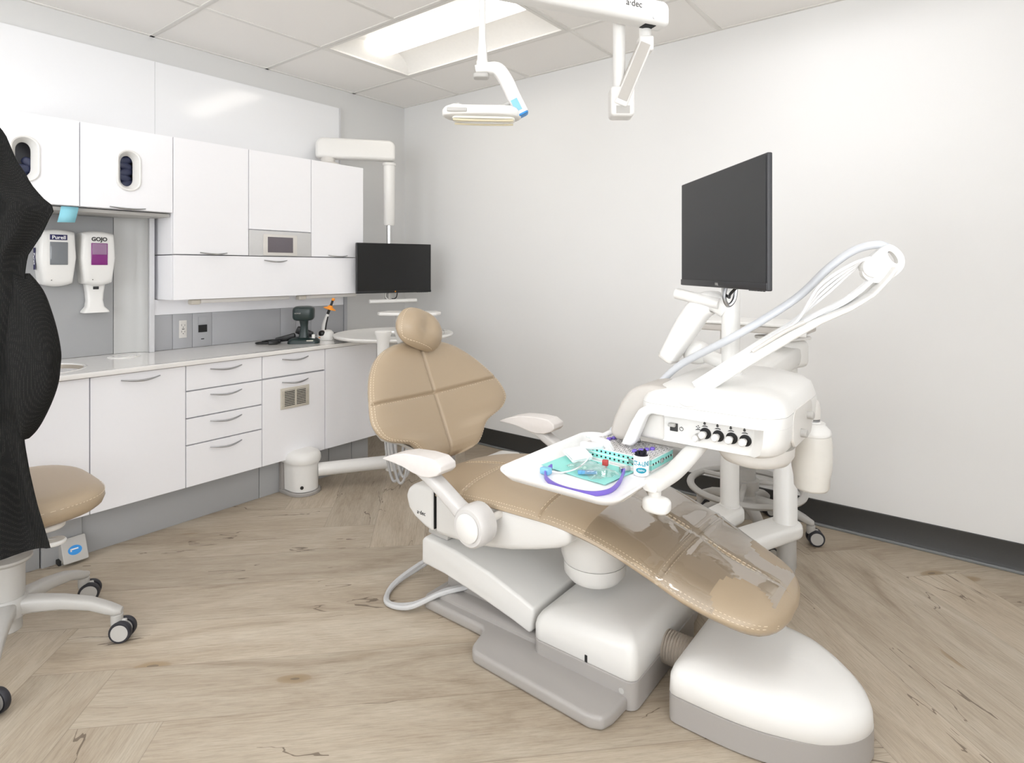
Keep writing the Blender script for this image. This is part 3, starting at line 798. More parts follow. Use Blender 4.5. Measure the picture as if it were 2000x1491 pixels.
# head rest: rounded triangular pillow on its own tilt
HC = BO + BD * .502 + BN * .045; HDd = (BD * .96 + BN * .2).normalized(); HN = Vector((HDd.z, 0, -HDd.x)); HYc = -.012
rings = []; HR = []
hw = [(-.080, .03), (-.076, .06), (-.066, .084), (-.05, .102), (-.028, .114), (0, .1185), (.028, .113), (.052, .098), (.068, .078), (.078, .053), (.083, .022)]
hv = sorted(set([r[0] for r in hw] + [-.080 + k * .0102 for k in range(17)]))
HW = cat([(a, b, 0) for a, b in hw], 6)
def head_w(v):
    for a, b in zip(HW, HW[1:]):
        if a.x <= v <= b.x + 1e-9: return a.y + (b.y - a.y) * (v - a.x) / max(b.x - a.x, 1e-9)
    return hw[-1][1]
def head_T(v):
    e = min(v + .080, .083 - v); return .088 * (min(1, max(e, 0) / .06) ** .5) + .003
def head_lift(v, u): return -.020 * math.exp(-((u * .11 - .0) / .035) ** 2 - ((v - .012) / .045) ** 2)
RT = Matrix.Rotation(R(-24), 3, HN)
head = Cushion(lambda v: (HC + RT @ (HDd * v) + Vector((0, HYc, 0)), RT @ Vector((0, 1, 0)), HN), head_w, head_T, head_lift, [], hv, crown=.014, eu=2.6, cseam=(9, 9))
g = G(); g.loft(head.mesh()); ho = g.build('headrest', LEATHER, chair, ang=75)
g = G(); loop = [head.pt(v, -.93, .0008) for v in [.072 - k * .0102 for k in range(14)]] + [head.pt(-.067, u, .0008) for u in (-.7, -.4, -.1, .2, .5, .8)]
dashes(g, loop)
g.build('stitching', THREAD, ho)
g = G(); g.box(-.02, .02, -.022, .022, -.2, .02, .008); 
M4 = Matrix.Identity(4)
for k in range(3): M4[k][0] = BN[k]; M4[k][1] = (0, 1, 0)[k]; M4[k][2] = BD[k]; M4[k][3] = (BO + BD * .5 - BN * .06)[k]
g2 = G(M4); g.bm.free(); g2.box(-.012, .012, -.03, .03, -.12, .03, .006); g2.box(-.012, .06, -.045, .045, -.02, .05, .01); g2.build('headrest_bracket', GPL, chair, wn=True)
# side shell under the seat
sh = [(1.852, .396), (1.868, .425), (1.895, .444), (1.96, .452), (2.06, .452), (2.2, .455), (2.35, .46), (2.46, .468), (2.543, .455), (2.545, .41), (2.50, .385), (2.42, .358), (2.33, .332), (2.24, .314), (2.15, .302), (2.08, .297), (2.02, .294)]
g = G(); g.prism([(x, z) for x, z in sh if x >= 2.0] + [(2.0, .295), (2.0, .452)][:1] + [(2.0, .452)], -1.655, -1.145, 'y', .022, 3, 25); g.build('side_shell', CHW, chair)
rear = [(1.852, .396), (1.868, .425), (1.895, .444), (1.995, .452), (1.995, .295), (1.95, .305), (1.90, .326), (1.868, .352)]
g = G(); g.prism(rear, -1.655, -1.145, 'y', .02, 3, 25); rc = g.build('rear_cover', CHW, chair)
letters('lettering', 'a·dec', .02, frame((1.938, -1.6556, .352), (1, 0, 0), (0, 0, 1)), DGREY, rc)
G().box(1.996, 1.9995, -1.652, -1.14, .31, .445).build('shell_gap', DARK, chair)
# arm rests
def arm(y, s, label):
    a = G().prism([(1.848, .548), (1.86, .556), (1.90, .572), (1.96, .588), (2.04, .595), (2.10, .594), (2.13, .578), (2.132, .56), (2.115, .545), (2.08, .532), (2.04, .527), (2.0, .532), (1.95, .542), (1.90, .546)], y - .037, y + .037, 'y', .021, 5, 15).build('armrest', PADW, chair, ang=60)
    g = G(); rings = []
    for p, hw_, th in (((1.99, .540), .026, .012), ((2.05, .523), .027, .02), ((2.10, .497), .026, .021), ((2.17, .456), .025, .022), ((2.215, .43), .027, .026), ((2.24, .415), .028, .03)):
        d = Vector((.78, 0, -.62)); n = Vector((.62, 0, .78)); c = Vector((p[0], y, p[1]))
        rings.append([c + n * (th * sp(math.sin(q), .55)) + Vector((0, hw_ * sp(math.cos(q), .55), 0)) for q in [2 * math.pi * k / 24 for k in range(24)]])
    g.loft(rings)
    g.lathe([(.03, -.034), (.056, -.034), (.063, -.026), (.065, 0), (.063, .03), (.05, .036)], (2.245, y, .414), 'y')
    g.build('arm', ARMG, a)
    c = G(); c.lathe([(.044, -.0355), (.044, -.0395), (.041, -.042), (.002, -.0425)] if s < 0 else [(.044, .0365), (.044, .0405), (.041, .043), (.002, .0435)], (2.245, y, .414), 'y'); c.build('pivot_cap', WPL, a)
    c = G(); c.lathe([(.012, -.02), (.012, .10)] if s < 0 else [(.012, -.10), (.012, .02)], (2.29, y, .437), 'y', 16); c.build('release_pin', WPL2, a)
PADW = mat('armrest_white', (226, 222, 219), .45); ARMG = mat('armrest_grey', (208, 206, 204), .28)
arm(-1.72, -1, 'near'); arm(-1.08, 1, 'far')
# pod, lift arm, base
g = G(); g.lathe([(.05, .215), (.082, .22), (.098, .24), (.100, .275)], (2.50, YC - .03, 0)); g.build('pod', CHW, chair)
g = G(); g.lathe([(.100, .277), (.108, .30), (.115, .34), (.115, .42)], (2.50, YC - .03, 0)); g.build('pod_collar', CHW, chair)
la = [(1.885, .225), (1.90, .240), (1.94, .240), (2.05, .232), (2.2, .205), (2.33, .168), (2.385, .150), (2.378, .085), (2.368, .066), (2.30, .083), (2.15, .112), (2.0, .135), (1.885, .142)]
g = G(); g.prism(la, -1.605, -1.195, 'y', .016, 3, 30); lo = g.build('lift_arm_cover', CHW, chair)
G().prism([(1.892, .245), (1.90, .275), (1.935, .275), (1.99, .262), (1.99, .24), (1.93, .242)], -1.58, -1.22, 'y', .006).build('hinge_cover', GPL, chair)
g = G(); g.prism([(1.95, .03), (1.95, .12), (2.05, .17), (2.38, .10), (2.40, .03)], -1.54, -1.26, 'y', .01); g.build('lift_arm', DGREYM if 0 else GBASE, chair)
def plan(i0, x0=2.397, x1=2.738, y0=-1.632, y1=-1.178, r=.03): return rrect(x0 + i0, x1 - i0, y0 + i0, y1 - i0, max(r - i0 * .3, .012), 5)
g = G(); g.layers([(.004, plan(0)), (.078, plan(0.0)), (.081, plan(.003))]); g.build('base_box', GBASE, chair)
g = G()
def tilt(i0, z): return [(x, y, z + (x - 2.57) * .10 * min(1, max(0, (z - .1) / .06))) for x, y in plan(i0)]
g.loft([tilt(.002, .082), tilt(0, .085), tilt(0, .128), tilt(.004, .150), tilt(.014, .168), tilt(.032, .180), tilt(.06, .185), tilt(.16, .187)]); bc = g.build('base_cover', CHW, chair, ang=60)
G().box(2.583, 2.592, -1.6335, -1.630, .083, .104, .002).build('keyhole', DARK, bc)
G().lathe([(.001, -.0), (.008, 0), (.008, .003), (.001, .003)], (2.70, -1.6345, .052), 'y', 14).build('bolt', GPL, chair)
pl = [(1.905, -1.60), (1.925, -1.63), (2.19, -1.63), (2.21, -1.645), (2.232, -1.72), (2.255, -1.742), (2.665, -1.752), (2.70, -1.738), (2.712, -1.70), (2.716, -1.63)]
outl = pl + [(x, 2 * YC - y) for x, y in pl[::-1]]
def inset(o, k):
    cx, cy = 2.36, YC; n = len(o); res = []
    for i in range(n):
        a, b, c = Vector(o[i - 1]), Vector(o[i]), Vector(o[(i + 1) % n])
        e1 = (b - a).normalized(); e2 = (c - b).normalized(); n1 = Vector((-e1.y, e1.x)); n2 = Vector((-e2.y, e2.x)); m = (n1 + n2); m = m / max(m.length_squared / 2, .3)
        res.append((b.x + m.x * k, b.y + m.y * k))
    return res
def subdiv(o): return [(p.x, p.y) for p in cat([(a[0], a[1], 0) for a in o], 3, True)]
so_ = subdiv(outl)
g = G(); g.prism(outl, .001, .040, 'z', .012, 4, 10); g.build('base_plate', GBASE, chair, ang=50)
g = G(); g.layers([(.03, rrect(1.94, 2.40, -1.60, -1.20, .03)), (.052, rrect(1.945, 2.40, -1.598, -1.202, .03)), (.060, rrect(1.96, 2.39, -1.585, -1.215, .03))]); g.build('base_ridge', GBASE, chair, ang=50)
# grey service cable looping on the floor behind the base
g = G(); 
for d in (0, .012): g.tube([(1.93, -1.33, .16 + d), (1.84, -1.36, .11), (1.74, -1.47, .03 + d), (1.735, -1.60 - d, .013), (1.80 + d, -1.695, .012), (1.90, -1.68 + d * 2, .02), (1.98, -1.60 + d * 2, .06), (2.06, -1.52, .08)], .009, 8, 8)
g.build('service_cable', HOSEG, chair)

# ---------------------------------------------------------------- floor junction box
fb = thing('floor_box', 'low white floor utility box with rounded end below the leg rest', 'utility box', (3.02, -1.4, 0))
def fbo(k, x0=2.812, n=30):
    """flat left end, straight sides, rounded nose; k shrinks it towards the middle"""
    h = lambda x: .2 if x < .1 else .2 * max(0, 1 - ((x - .1) / .352) ** 2.3) ** .55
    up = [(.0, .175), (.004, .188), (.012, .197), (.025, .2)] + [(.05 + .05 * i, .2) for i in range(2)] + [(.1 + .352 * math.sin(math.pi / 2 * (i + 1) / n), h(.1 + .352 * math.sin(math.pi / 2 * (i + 1) / n))) for i in range(n)]
    o = [(x, -y) for x, y in up[:-1]] + [up[-1]] + [(x, y) for x, y in up[:-1][::-1]]
    fx = 1 - k / .226; fy = 1 - k / .2
    return [(x0 + .226 + (x - .226) * fx, -1.395 + y * fy) for x, y in o]
g = G(); g.layers([(.003, fbo(.003)), (.005, fbo(0)), (.072, fbo(0)), (.074, fbo(.003))]); g.build('base', GBASE, fb, ang=50)
g = G()
def fz(k, z): return [(x, y, z * (1 - max(0, (x - 3.1)) * .9)) for x, y in fbo(k)]
g.loft([fz(.003, .0745), fz(0, .077), fz(.002, .118), fz(.010, .140), fz(.028, .156), fz(.055, .165), fz(.10, .169), fz(.15, .1695), fz(.19, .1697)]); g.build('cover', FBW, fb, ang=60)
prof = []
for k in range(23): prof.append((.047 if k % 2 else .040, 2.725 + k * .0042))
G().lathe([(.02, 2.725)] + prof + [(.02, 2.818)], (0, -1.42, .083), 'x', 28).build('bellows_hose', BELL, fb, ang=80)

# ---------------------------------------------------------------- clear sleeve over the leg rest
rings = []; s0, s1 = s_at(2.60), STOT - .035
g = G(); t = bmesh.new(); rowsS = [s0 + (s1 - s0) * k / 60 for k in range(61)]; uu = [-1 + k / 20 for k in range(41)]
grid = {}
def wr(s, u): return .0028 + .0016 * math.sin(s * 23 + u * 3) * math.sin(u * 5 + s * 9) + .0005 * math.sin(u * 13 + s * 31)
for i, s in enumerate(rowsS):
    for j, u in enumerate(uu): grid[i, j] = t.verts.new(seat.pt(s, u * .995, max(.0012, wr(s, u)) + (.006 * math.exp(-(((s - seat_seams[2]) / .012) ** 2)))))
for i in range(60):
    for j in range(40):
        s, u = rowsS[i], uu[j]; y = u * lerp(SW, s)
        if ((s - (STOT - .105)) / .075) ** 2 + ((abs(y) - .165) / .085) ** 2 < 1: continue
        t.faces.new((grid[i, j], grid[i + 1, j], grid[i + 1, j + 1], grid[i, j + 1]))
loose = [v for v in t.verts if not v.link_faces]
bmesh.ops.delete(t, geom=loose, context='VERTS'); g.add(t)
def film():
    m = bpy.data.materials.new('clear_vinyl_film'); m.use_nodes = True; nt = m.node_tree; b = nt.nodes['Principled BSDF']; nt.nodes.remove(b)
    N = nt.nodes.new; o = nt.nodes['Material Output']; tr = N('ShaderNodeBsdfTransparent'); gl = N('ShaderNodeBsdfGlossy'); gl.inputs['Roughness'].default_value = .06
    tr.inputs[0].default_value = (.97, .97, .97, 1)
    fr = N('ShaderNodeLayerWeight'); fr.inputs[0].default_value = .22; mx = N('ShaderNodeMixShader'); ad = N('ShaderNodeMath'); ad.operation = 'MULTIPLY_ADD'
    ad.inputs[1].default_value = 1.0; ad.inputs[2].default_value = .10
    nz = N('ShaderNodeTexNoise'); nz.inputs['Scale'].default_value = 9; bp = N('ShaderNodeBump'); bp.inputs['Strength'].default_value = .10; bp.inputs['Distance'].default_value = .01
    L = nt.links.new; L(nz.outputs['Fac'], bp.inputs['Height']); L(bp.outputs[0], gl.inputs['Normal'])
    L(fr.outputs['Facing'], ad.inputs[0]); L(ad.outputs[0], mx.inputs[0]); L(tr.outputs[0], mx.inputs[1]); L(gl.outputs[0], mx.inputs[2]); L(mx.outputs[0], o.inputs[0]); return m
FILM = film()
o = g.build('leg_rest_sleeve', FILM, ang=80); tag(o, 'clear glossy plastic sleeve stretched over the foot end of the dental chair', 'protective sleeve')
# ---------------------------------------------------------------- delivery unit at the chair's foot side
du = thing('delivery_unit', 'white dental delivery unit with control head, handpiece hoses and posts beside the chair', 'delivery unit', (2.88, -.63, .15))
# floor-level arms and posts
def low_arm(px, py, z, r, ex, ey, name):
    d = Vector((px - ex, py - ey, 0)).normalized(); n = Vector((-d.y, d.x, 0)); o = []
    c = Vector((px, py, 0))
    for k in range(17): a = R(-90 + 180 * k / 16); q = c + d * (r * math.cos(a)) + n * (r * math.sin(a)); o.append((q.x, q.y))
    e = Vector((ex, ey, 0)); o += [tuple((e + n * r)[:2]), tuple((e - n * r)[:2])]
    G().prism(o, z - .055, z, 'z', .018, 4, 25).build(name, WPL, du)
low_arm(2.881, -.626, .225, .062, 2.64, -1.20, 'lower_arm')
G().lathe([(.028, .0015), (.03, .005), (.03, .05), (.035, .06), (.035, .172)], (2.889, -.64, 0), 'z', 20).build('foot', GPL, du)
G().lathe([(.0455, .22), (.0455, .225), (.043, .228), (.043, .86)], (2.881, -.626, 0)).build('post', WPL, du)
# elbow and flexible arm from the post to the control head
M = frame((2.882, -.66, .880), (.35, .94, 0), (-.94, .35, 0))
G(M).box(-.075, .06, -.075, .075, -.05, .055, .025, 4).build('elbow_cover', WPL, du)
G(M).prism(rrect(-.085, .075, -.080, .080, .03), .0555, .068, 'z', .006).build('elbow_cap', WPL, du)
g = G(); a = Vector((2.89, -.68, .880)); b = Vector((2.82, -1.12, .80)); d = (b - a).normalized(); x = d.cross(Vector((0, 0, 1))).normalized(); z = x.cross(d)
rings = []
for f, w_, h_ in ((-.05, .05, .03), (0, .062, .046), (.3, .06, .048), (.8, .058, .048), (1.0, .055, .04)):
    c = a.lerp(b, f); rings.append([c + x * (w_ * sp(math.cos(q), .5)) + z * (h_ * sp(math.sin(q), .5)) for q in [2 * math.pi * k / 24 for k in range(24)]])
g.loft(rings); g.build('flex_arm', WPL, du, ang=60)
# control head: lower housing, upper shell, recessed panel
HX0, HX1, HY0, HY1 = 2.72, 3.095, -1.575, -1.06
def hp(k, y0=HY0, x0=HX0):
    o = rrect(x0 + k, HX1 - k, y0 + k, HY1 - k, [.13, .05, .045, .07], 8)
    return o[:27] + [(min(3.015, o[27][0] - .002), y0 + k)] + o[27:]
head_ = thing_head = None
g = G()
low = [(.722, .055), (.726, .03), (.74, .012), (.77, .003), (.806, 0)]
g.layers([(z, [(x, max(y, -1.532) if x < 3.016 else max(y, -1.532 - (x - 3.016) * .98) if x < 3.06 else y) for x, y in hp(k)]) for z, k in low])
hl = g.build('control_head', WPL, du, ang=50)
g = G()
def ht(k, z): return [(x, y, z + (.0 if z < .85 else (y + 1.575) * .035)) for x, y in hp(k)]
g.loft([ht(0, .8063), ht(0, .815), ht(0, .825), ht(.0, .834)]); g.build('lip', WPL, hl, ang=50)
g = G(); g.loft([ht(.0003, .8346), ht(.003, .844), ht(.010, .855), ht(.022, .865), ht(.042, .874), ht(.07, .880), ht(.11, .883), ht(.16, .884)]); g.build('top_shell', WPL, hl, ang=60)
G(frame((2.862, -1.566, .850), (1, 0, 0), (0, .7, .7))).prism(ell(0, .0, .026, .016, 28), .0, .0055, 'z', .002).build('pivot_cover', WPL, hl)
# frame left of the panel and the silicone handpiece rest
pf = [(2.667, .705), (2.70, .775), (2.722, .812), (2.745, .826), (2.80, .834), (2.80, .806), (2.762, .806), (2.75, .80), (2.742, .79), (2.712, .718), (2.70, .705)]
G().prism(pf, -1.578, -1.545, 'y', .008, 3, 20).build('panel_frame', WPL, hl)
pd_ = [(2.612, .722), (2.625, .765), (2.650, .820), (2.672, .850), (2.70, .869), (2.735, .877), (2.835, .872), (2.835, .82), (2.74, .80), (2.70, .74), (2.68, .708), (2.635, .702)]
G().prism(pd_, -1.544, -1.40, 'y', .014, 4, 12).build('handpiece_rest', PAD, hl, ang=60)
G().box(2.70, 2.78, -1.54, -1.10, .725, .80, .01).build('rest_carrier', WPL2, hl)
# controls
pnl = lambda x, z: frame((x, -1.5325, z), (1, 0, 0), (0, 0, 1))
s_ = G(pnl(2.808, .769)).box(-.011, .011, -.012, .010, 0, .003, .001).build('switch', DGREY, hl)
G(pnl(2.806, .774)).box(-.011, .009, -.004, .006, .003, .014, .003).build('lever', GPL, s_)
g = G(pnl(2.829, .766)); g.tube([(.005 * math.cos(a), .005 * math.sin(a), .0006) for a in [R(110 + 320 * k / 12) for k in range(13)]], .0007, 5, 0); g.box(-.0006, .0006, .002, .0065, 0, .001); g.build('power_symbol', DGREY, hl)
for i, (x, z, r) in enumerate(((2.875, .752, .0095), (2.893, .764, .0115), (2.927, .763, .0115), (2.9615, .763, .0115), (2.996, .763, .0115))):
    if i:
        g = G(pnl(x + .0025, z + .0015)); g.lathe([(r * .8, .0), (r * 1.3, .0), (r * 1.3, .0016), (r * .8, .0016)], (0, 0, 0), 'z', 24)
    else:
        g = G(pnl(x + .001, z)); g.lathe([(r * .9, 0), (r * 1.1, 0), (r * 1.1, .001), (r * .9, .001)], (0, 0, 0), 'z', 24)
    kr = g.build('knob_ring', BLACK if i else GPL, hl)
    G(pnl(x, z)).lathe([(r * .62, 0), (r * .62, .014), (r * .86, .016), (r * .9, .022), (r * .6, .027), (.0005, .028)], (0, 0, 0), 'z', 20).build('knob', WPL, kr)
    g = G(pnl(x, z + .018)); 
    if i: g.prism([(0, .017), (.0022, .012), (.0034, .009), (.0022, .0062), (0, .0055), (-.0022, .0062), (-.0034, .009), (-.0022, .012)], 0, .0008)
    else: [g.box(dx - .0012, dx + .0012, .008 + dy, .0105 + dy, 0, .0008) for dx, dy in ((-.004, 0), (.001, .003), (.004, -.001), (0, -.003))]
    g.prism([(-.008, .0), (-.004, .003), (.002, .004), (.008, .0025), (.008, .0005), (.002, .0015), (-.004, .0005)], 0, .0008)
    g.build('symbol', DGREY, kr)
# right hand grip with two hose sockets
G().prism(rrect(-1.46, -1.24, .742, .838, .03), HX1 - .006, HX1 + .0012, 'x', .0015).build('side_recess', WPL2, hl)
for y, z in ((-1.30, .80), (-1.38, .768)): G().lathe([(.011, HX1 - .01), (.011, HX1 + .016), (.007, HX1 + .018)], (0, y, z), 'x', 16).build('hose_socket', GPL, hl)
# bowl below the head
G().lathe([(.001, .668), (.05, .669), (.085, .682), (.098, .702), (.100, .728)], (2.985, -1.40, 0)).build('swivel_bowl', WPL2, du)
# tray arm and holder
g = G(); P_ = [(2.865, -1.44, .735), (2.855, -1.52, .705), (2.845, -1.62, .678), (2.838, -1.70, .672), (2.834, -1.745, .672)]
rings = []; P3 = cat(P_, 5)
for i, p in enumerate(P3):
    d = (P3[min(i + 1, len(P3) - 1)] - P3[max(i - 1, 0)]).normalized(); x = d.cross(Vector((0, 0, 1))).normalized(); z = x.cross(d); f = i / (len(P3) - 1)
    w_ = .026 - .003 * f; h_ = .013 + .004 * f
    if f > .93: w_ *= .85; h_ *= .8
    rings.append([p + x * (w_ * sp(math.cos(q), .6)) + z * (h_ * sp(math.sin(q), .6)) for q in [2 * math.pi * k / 20 for k in range(20)]])
g.loft(rings); ta = g.build('tray_arm', WPL, du, ang=60)
G().lathe([(.016, .665), (.016, .635), (.02, .632)], (2.838, -1.725, 0), 'z', 20).build('arm_pin', WPL2, ta)
G().blob((2.848, -1.735, .628), .034, .026, .019, .6, .7).build('clamp_knob', WPL, ta)
hold = G().prism(rrect(2.50, 2.80, -1.86, -1.47, .05), .648, .6535, 'z', .002).build('tray_holder', BEIGE, ta)
G().tube([(2.78, -1.66, .65), (2.82, -1.71, .640), (2.84, -1.735, .634)], .008, 8, 4).build('holder_rod', GPL, ta)
# whip arm with cradle and hoses
wb, wt = Vector((2.86, -1.50, .872)), Vector((3.292, -1.275, 1.200))
ax = (wt - wb).normalized(); sd = ax.cross(Vector((0, 0, 1))).normalized(); nn = sd.cross(ax)
def wa(f, a=0, n=0): return wb + (wt - wb) * f + sd * a + nn * n
g = G(); rings = []
for f, w_, h_, lift in ((-.04, .036, .012, -.004), (.03, .034, .018, 0), (.25, .030, .016, .0), (.5, .028, .014, -.004), (.62, .030, .010, -.010), (.75, .034, .007, -.022), (.86, .036, .006, -.022), (.95, .034, .006, -.008), (1.0, .033, .006, .004)):
    c = wa(f, 0, lift); rings.append([c + sd * (w_ * sp(math.cos(q), .5)) + nn * (h_ * sp(math.sin(q), .5)) for q in [2 * math.pi * k / 24 for k in range(24)]])
rr = []
for a, b in zip(rings, rings[1:]):
    for k in range(4): rr.append([p.lerp(q, k / 4) for p, q in zip(a, b)])
g.loft(rr + [rings[-1]]); wh = g.build('whip_arm', WPL, du, ang=60)
for e in (-.027, .027):
    G().tube([wa(.30, e, .016), wa(.45, e, .016), wa(.56, e, .010)], .005, 8, 4).build('side_rail', WPL2, wh)
# tip bracket with its slot and round disc
Mt = Matrix.Identity(4)
for i, a in enumerate((ax, nn, sd)):
    for k in range(3): Mt[k][i] = a[k]
for k in range(3): Mt[k][3] = wa(.985, 0, .012)[k]
n = 20; outer = [(-.035, -.022), (.005, -.026), (.035, -.015), (.048, .012), (.040, .045), (.018, .052), (-.012, .048), (-.042, .040), (-.06, .02), (-.055, -.005)]
oo = [(p.x, p.y) for p in cat([(a[0], a[1], 0) for a in outer], 5, True)]
m_ = len(oo); hole = []
for p in oo:
    a = math.atan2(p[1] - .015, p[0] - .022); hole.append((.024 + .0075 * math.cos(a), .017 + .019 * math.sin(a)))
g = G(Mt); g.loft([[(p[0], p[1], z) for p in o] for o, z in ((hole, -.011), (oo, -.011), (oo, .011), (hole, .011))], loop=True)
tip = g.build('tip_bracket', WPL, wh)
G(Mt).lathe([(.001, -.017), (.026, -.016), (.028, -.012), (.028, .012), (.026, .016), (.001, .017)], (-.028, .022, 0), 'z').build('hose_reel', WPL, tip)
# hoses: one thick suction hose and thinner handpiece hoses
pr = wb + Vector((-.055, -.02, -.01))
G().tube([(2.585, -1.475, .705), (2.63, -1.43, .76), (2.685, -1.365, .84), (2.76, -1.36, .915), wa(.3, -.04, .06), wa(.6, -.028, .062), wa(.80, -.026, .085), wa(.93, -.02, .090), wa(1.02, -.012, .072), wa(1.05, -.008, .045)], .0108, 12, 8).build('suction_hose', HOSEB, wh)
G().tube([(2.594, -1.467, .716), (2.604, -1.457, .728)], .0105, 12, 0).build('hose_band', BLACK, wh)
G().tube([(2.530, -1.535, .695), (2.556, -1.505, .690), (2.585, -1.475, .705)], [.004, .007, .008], 10, 4).build('suction_tip', HOSEW, wh)
for i in range(4):
    e = -.018 + .012 * i; s = .012 * i
    G().tube([wa(.0, e * .8, .017), wa(.3, e, .018), wa(.52, e, .018), wa(.70, e, .030 + s), wa(.86, e * .8, .048 + s * .6), wa(.95, e * .6, .058)], .0042, 8, 8).build('handpiece_hose', HOSEW, wh)
for i in range(3):
    e = -.016 + .015 * i
    G().tube([wa(.50, e, .012), wa(.64, e, -.002 + .004 * i), wa(.78, e, -.010 + .006 * i), wa(.92, e * .8, .008), wa(.97, e * .6, .02)], .0055 if i != 1 else .009, 8, 8).build('handpiece_hose', HOSEW, wh)
# water bottle hanging behind the head
bt = thing('water_bottle', 'milky white water bottle hanging behind the control head', 'bottle', (3.085, -1.165, .54))
bx, by = 3.078, -1.155
G().lathe([(.02, .548), (.043, .550), (.048, .558), (.0495, .588), (.0505, .591), (.0545, .61), (.0565, .645), (.055, .69), (.0515, .712)], (bx, by, 0)).build('bottle', BOTTLE, bt, ang=60)
G().lathe([(.0515, .7125), (.053, .718), (.0505, .727), (.040, .738), (.037, .741), (.037, .747), (.024, .748), (.022, .752)], (bx, by, 0)).build('collar', WPL, bt)
G().lathe([(.022, .750), (.0225, .752), (.0225, .757), (.018, .759)], (bx, by, 0)).build('neck_ring', STEEL, bt)
G().lathe([(.0225, .759), (.0235, .763), (.023, .792), (.020, .808), (.012, .818), (.001, .820)], (bx, by, 0)).build('cap', WPL2, bt)
G().box(3.02, 3.068, -1.175, -1.14, .772, .80, .006).build('bottle_bracket', WPL2, du)

# ---------------------------------------------------------------- right monitor on its mount
mc = Vector((2.89, -1.425, 0)); mdir = Vector((3.076 - 2.703, -1.628 + 1.221, 0)).normalized()
def monitor(name, label, c, d, W_, z0, z1, scr, logo, logocol, thick=.028, chin=.02):
    t = thing(name, label, 'monitor', (c[0], c[1], z0))
    M = frame((c[0], c[1], 0), d, (0, 0, 1))        # local z looks out of the screen
    G(M).box(-W_ / 2, W_ / 2, z0, z1, -thick, 0, .003).build('casing', BEZEL if scr is SCREEN2 else BLACK, t, wn=True)
    G(M).box(-W_ / 2 + .006, W_ / 2 - .006, z0 + chin, z1 - .006, -.001, .0012).build('screen', scr, t)
    ch = G(M).box(-W_ / 2, W_ / 2, z0 + .001, z0 + chin - .001, -.002, .0022, .0008).build('chin', BEZEL if scr is SCREEN2 else BLACK, t)
    if logo: letters('lettering', logo, .010, frame(M @ Vector((0, z0 + chin / 2, .0023)), d, (0, 0, 1)), logocol, ch, .0003)
    else: G(M).box(-.004, .004, z0 + .006, z0 + .013, .0022, .003).build('maker_mark', ORANGE, ch)
    g = G(M)
    for k in range(6): g.box(W_ / 2 - .03 - k * .014, W_ / 2 - .024 - k * .014, z0 - .002, z0 + .001, -.008, -.004)
    g.build('buttons', DGREY, t)
    G(M).prism(rrect(-.13, .13, z0 + .05, z1 - .06, .04), -thick - .022, -thick, 'z', .012).build('back_bulge', BEZEL if scr is SCREEN2 else BLACK, t)
    return t
zb = 1.150; zt = 1.477
monitor('monitor', 'large angled monitor with dark grey screen above the delivery unit', mc, mdir, .552, zb, zt, SCREEN2, 'DELL', GPL, .013)
mn = frame((mc.x, mc.y, 0), mdir, (0, 0, 1)); nrm = mdir.cross(Vector((0, 0, 1))).normalized()
if nrm.dot(CAM - mc) < 0: nrm = -nrm
mm = thing('monitor_mount', 'white post, handle and bent arm carrying the large right monitor', 'monitor mount', (2.898, -1.31, .88))
pc = mc - nrm * .10; pc = Vector((2.893, -1.318, 0))
G().lathe([(.032, .886), (.032, .90), (.026, .904), (.026, 1.19), (.024, 1.20)], (pc.x, pc.y, 0)).build('post', WPL, mm)
a = Vector((mc.x, mc.y, 1.24)) - nrm * .052
g = G(); g.tube([Vector((pc.x, pc.y, 1.18)), Vector((pc.x, pc.y, 1.24)), a], .018, 10, 4); g.build('screen_bracket', GPL, mm)
G().tube([mc - nrm * .03 + Vector((0, 0, 1.17)), mc - nrm * .02 + Vector((0, 0, 1.125)), mc - nrm * .032 + Vector((0, 0, 1.10)), mc - nrm * .05 + Vector((0, 0, 1.12)), mc - nrm * .055 + Vector((0, 0, 1.17))], .006, 8, 6, flat=1).build('cable_hook', STEEL, mm)
for s in (-1, 1): G().tube([mc - nrm * .05 + mdir * (.035 * s) + Vector((0, 0, 1.16)), mc - nrm * .03 + mdir * (.02 * s) + Vector((0, 0, 1.135)), mc - nrm * .035 + mdir * (.0) + Vector((0, 0, 1.122))], .004, 8, 6).build('cable', BLACK, mm)
hL, hR = Vector((2.755, -1.345, 1.135)), Vector((2.872, -1.32, 1.105))
hL = Vector((2.735, -1.345, 1.128)); hR = Vector((2.868, -1.345, 1.100))
G().tube([hL, hL.lerp(hR, .05), hL.lerp(hR, .5), hR], [.014, .0165, .0165, .0165], 14, 3).build('handle', WPL, mm)
# bent arm: thick, capped at its lower end
g = G(); K = cat([(2.885, -1.31, 1.075), (2.845, -1.315, 1.105), (2.805, -1.32, 1.085), (2.77, -1.325, 1.035), (2.735, -1.33, .975), (2.71, -1.335, .93)], 6); rings = []
for i, p in enumerate(K):
    d = (K[min(i + 1, len(K) - 1)] - K[max(i - 1, 0)]).normalized(); y = Vector((.1, 1, 0)).normalized(); z = d.cross(y).normalized(); f = i / (len(K) - 1)
    hh = .022 + .012 * math.sin(min(f * 1.4, 1) * math.pi) * .9; hh = lerp([(0, .022), (.3, .036), (.6, .036), (1, .026)], f)
    rings.append([p + y * (.034 * sp(math.cos(q), .6)) + z * (hh * sp(math.sin(q), .6)) for q in [2 * math.pi * k / 24 for k in range(24)]])
g.loft(rings); ka = g.build('bent_arm', WPL, mm, ang=60)
e = K[-1]; d = (K[-1] - K[-2]).normalized()
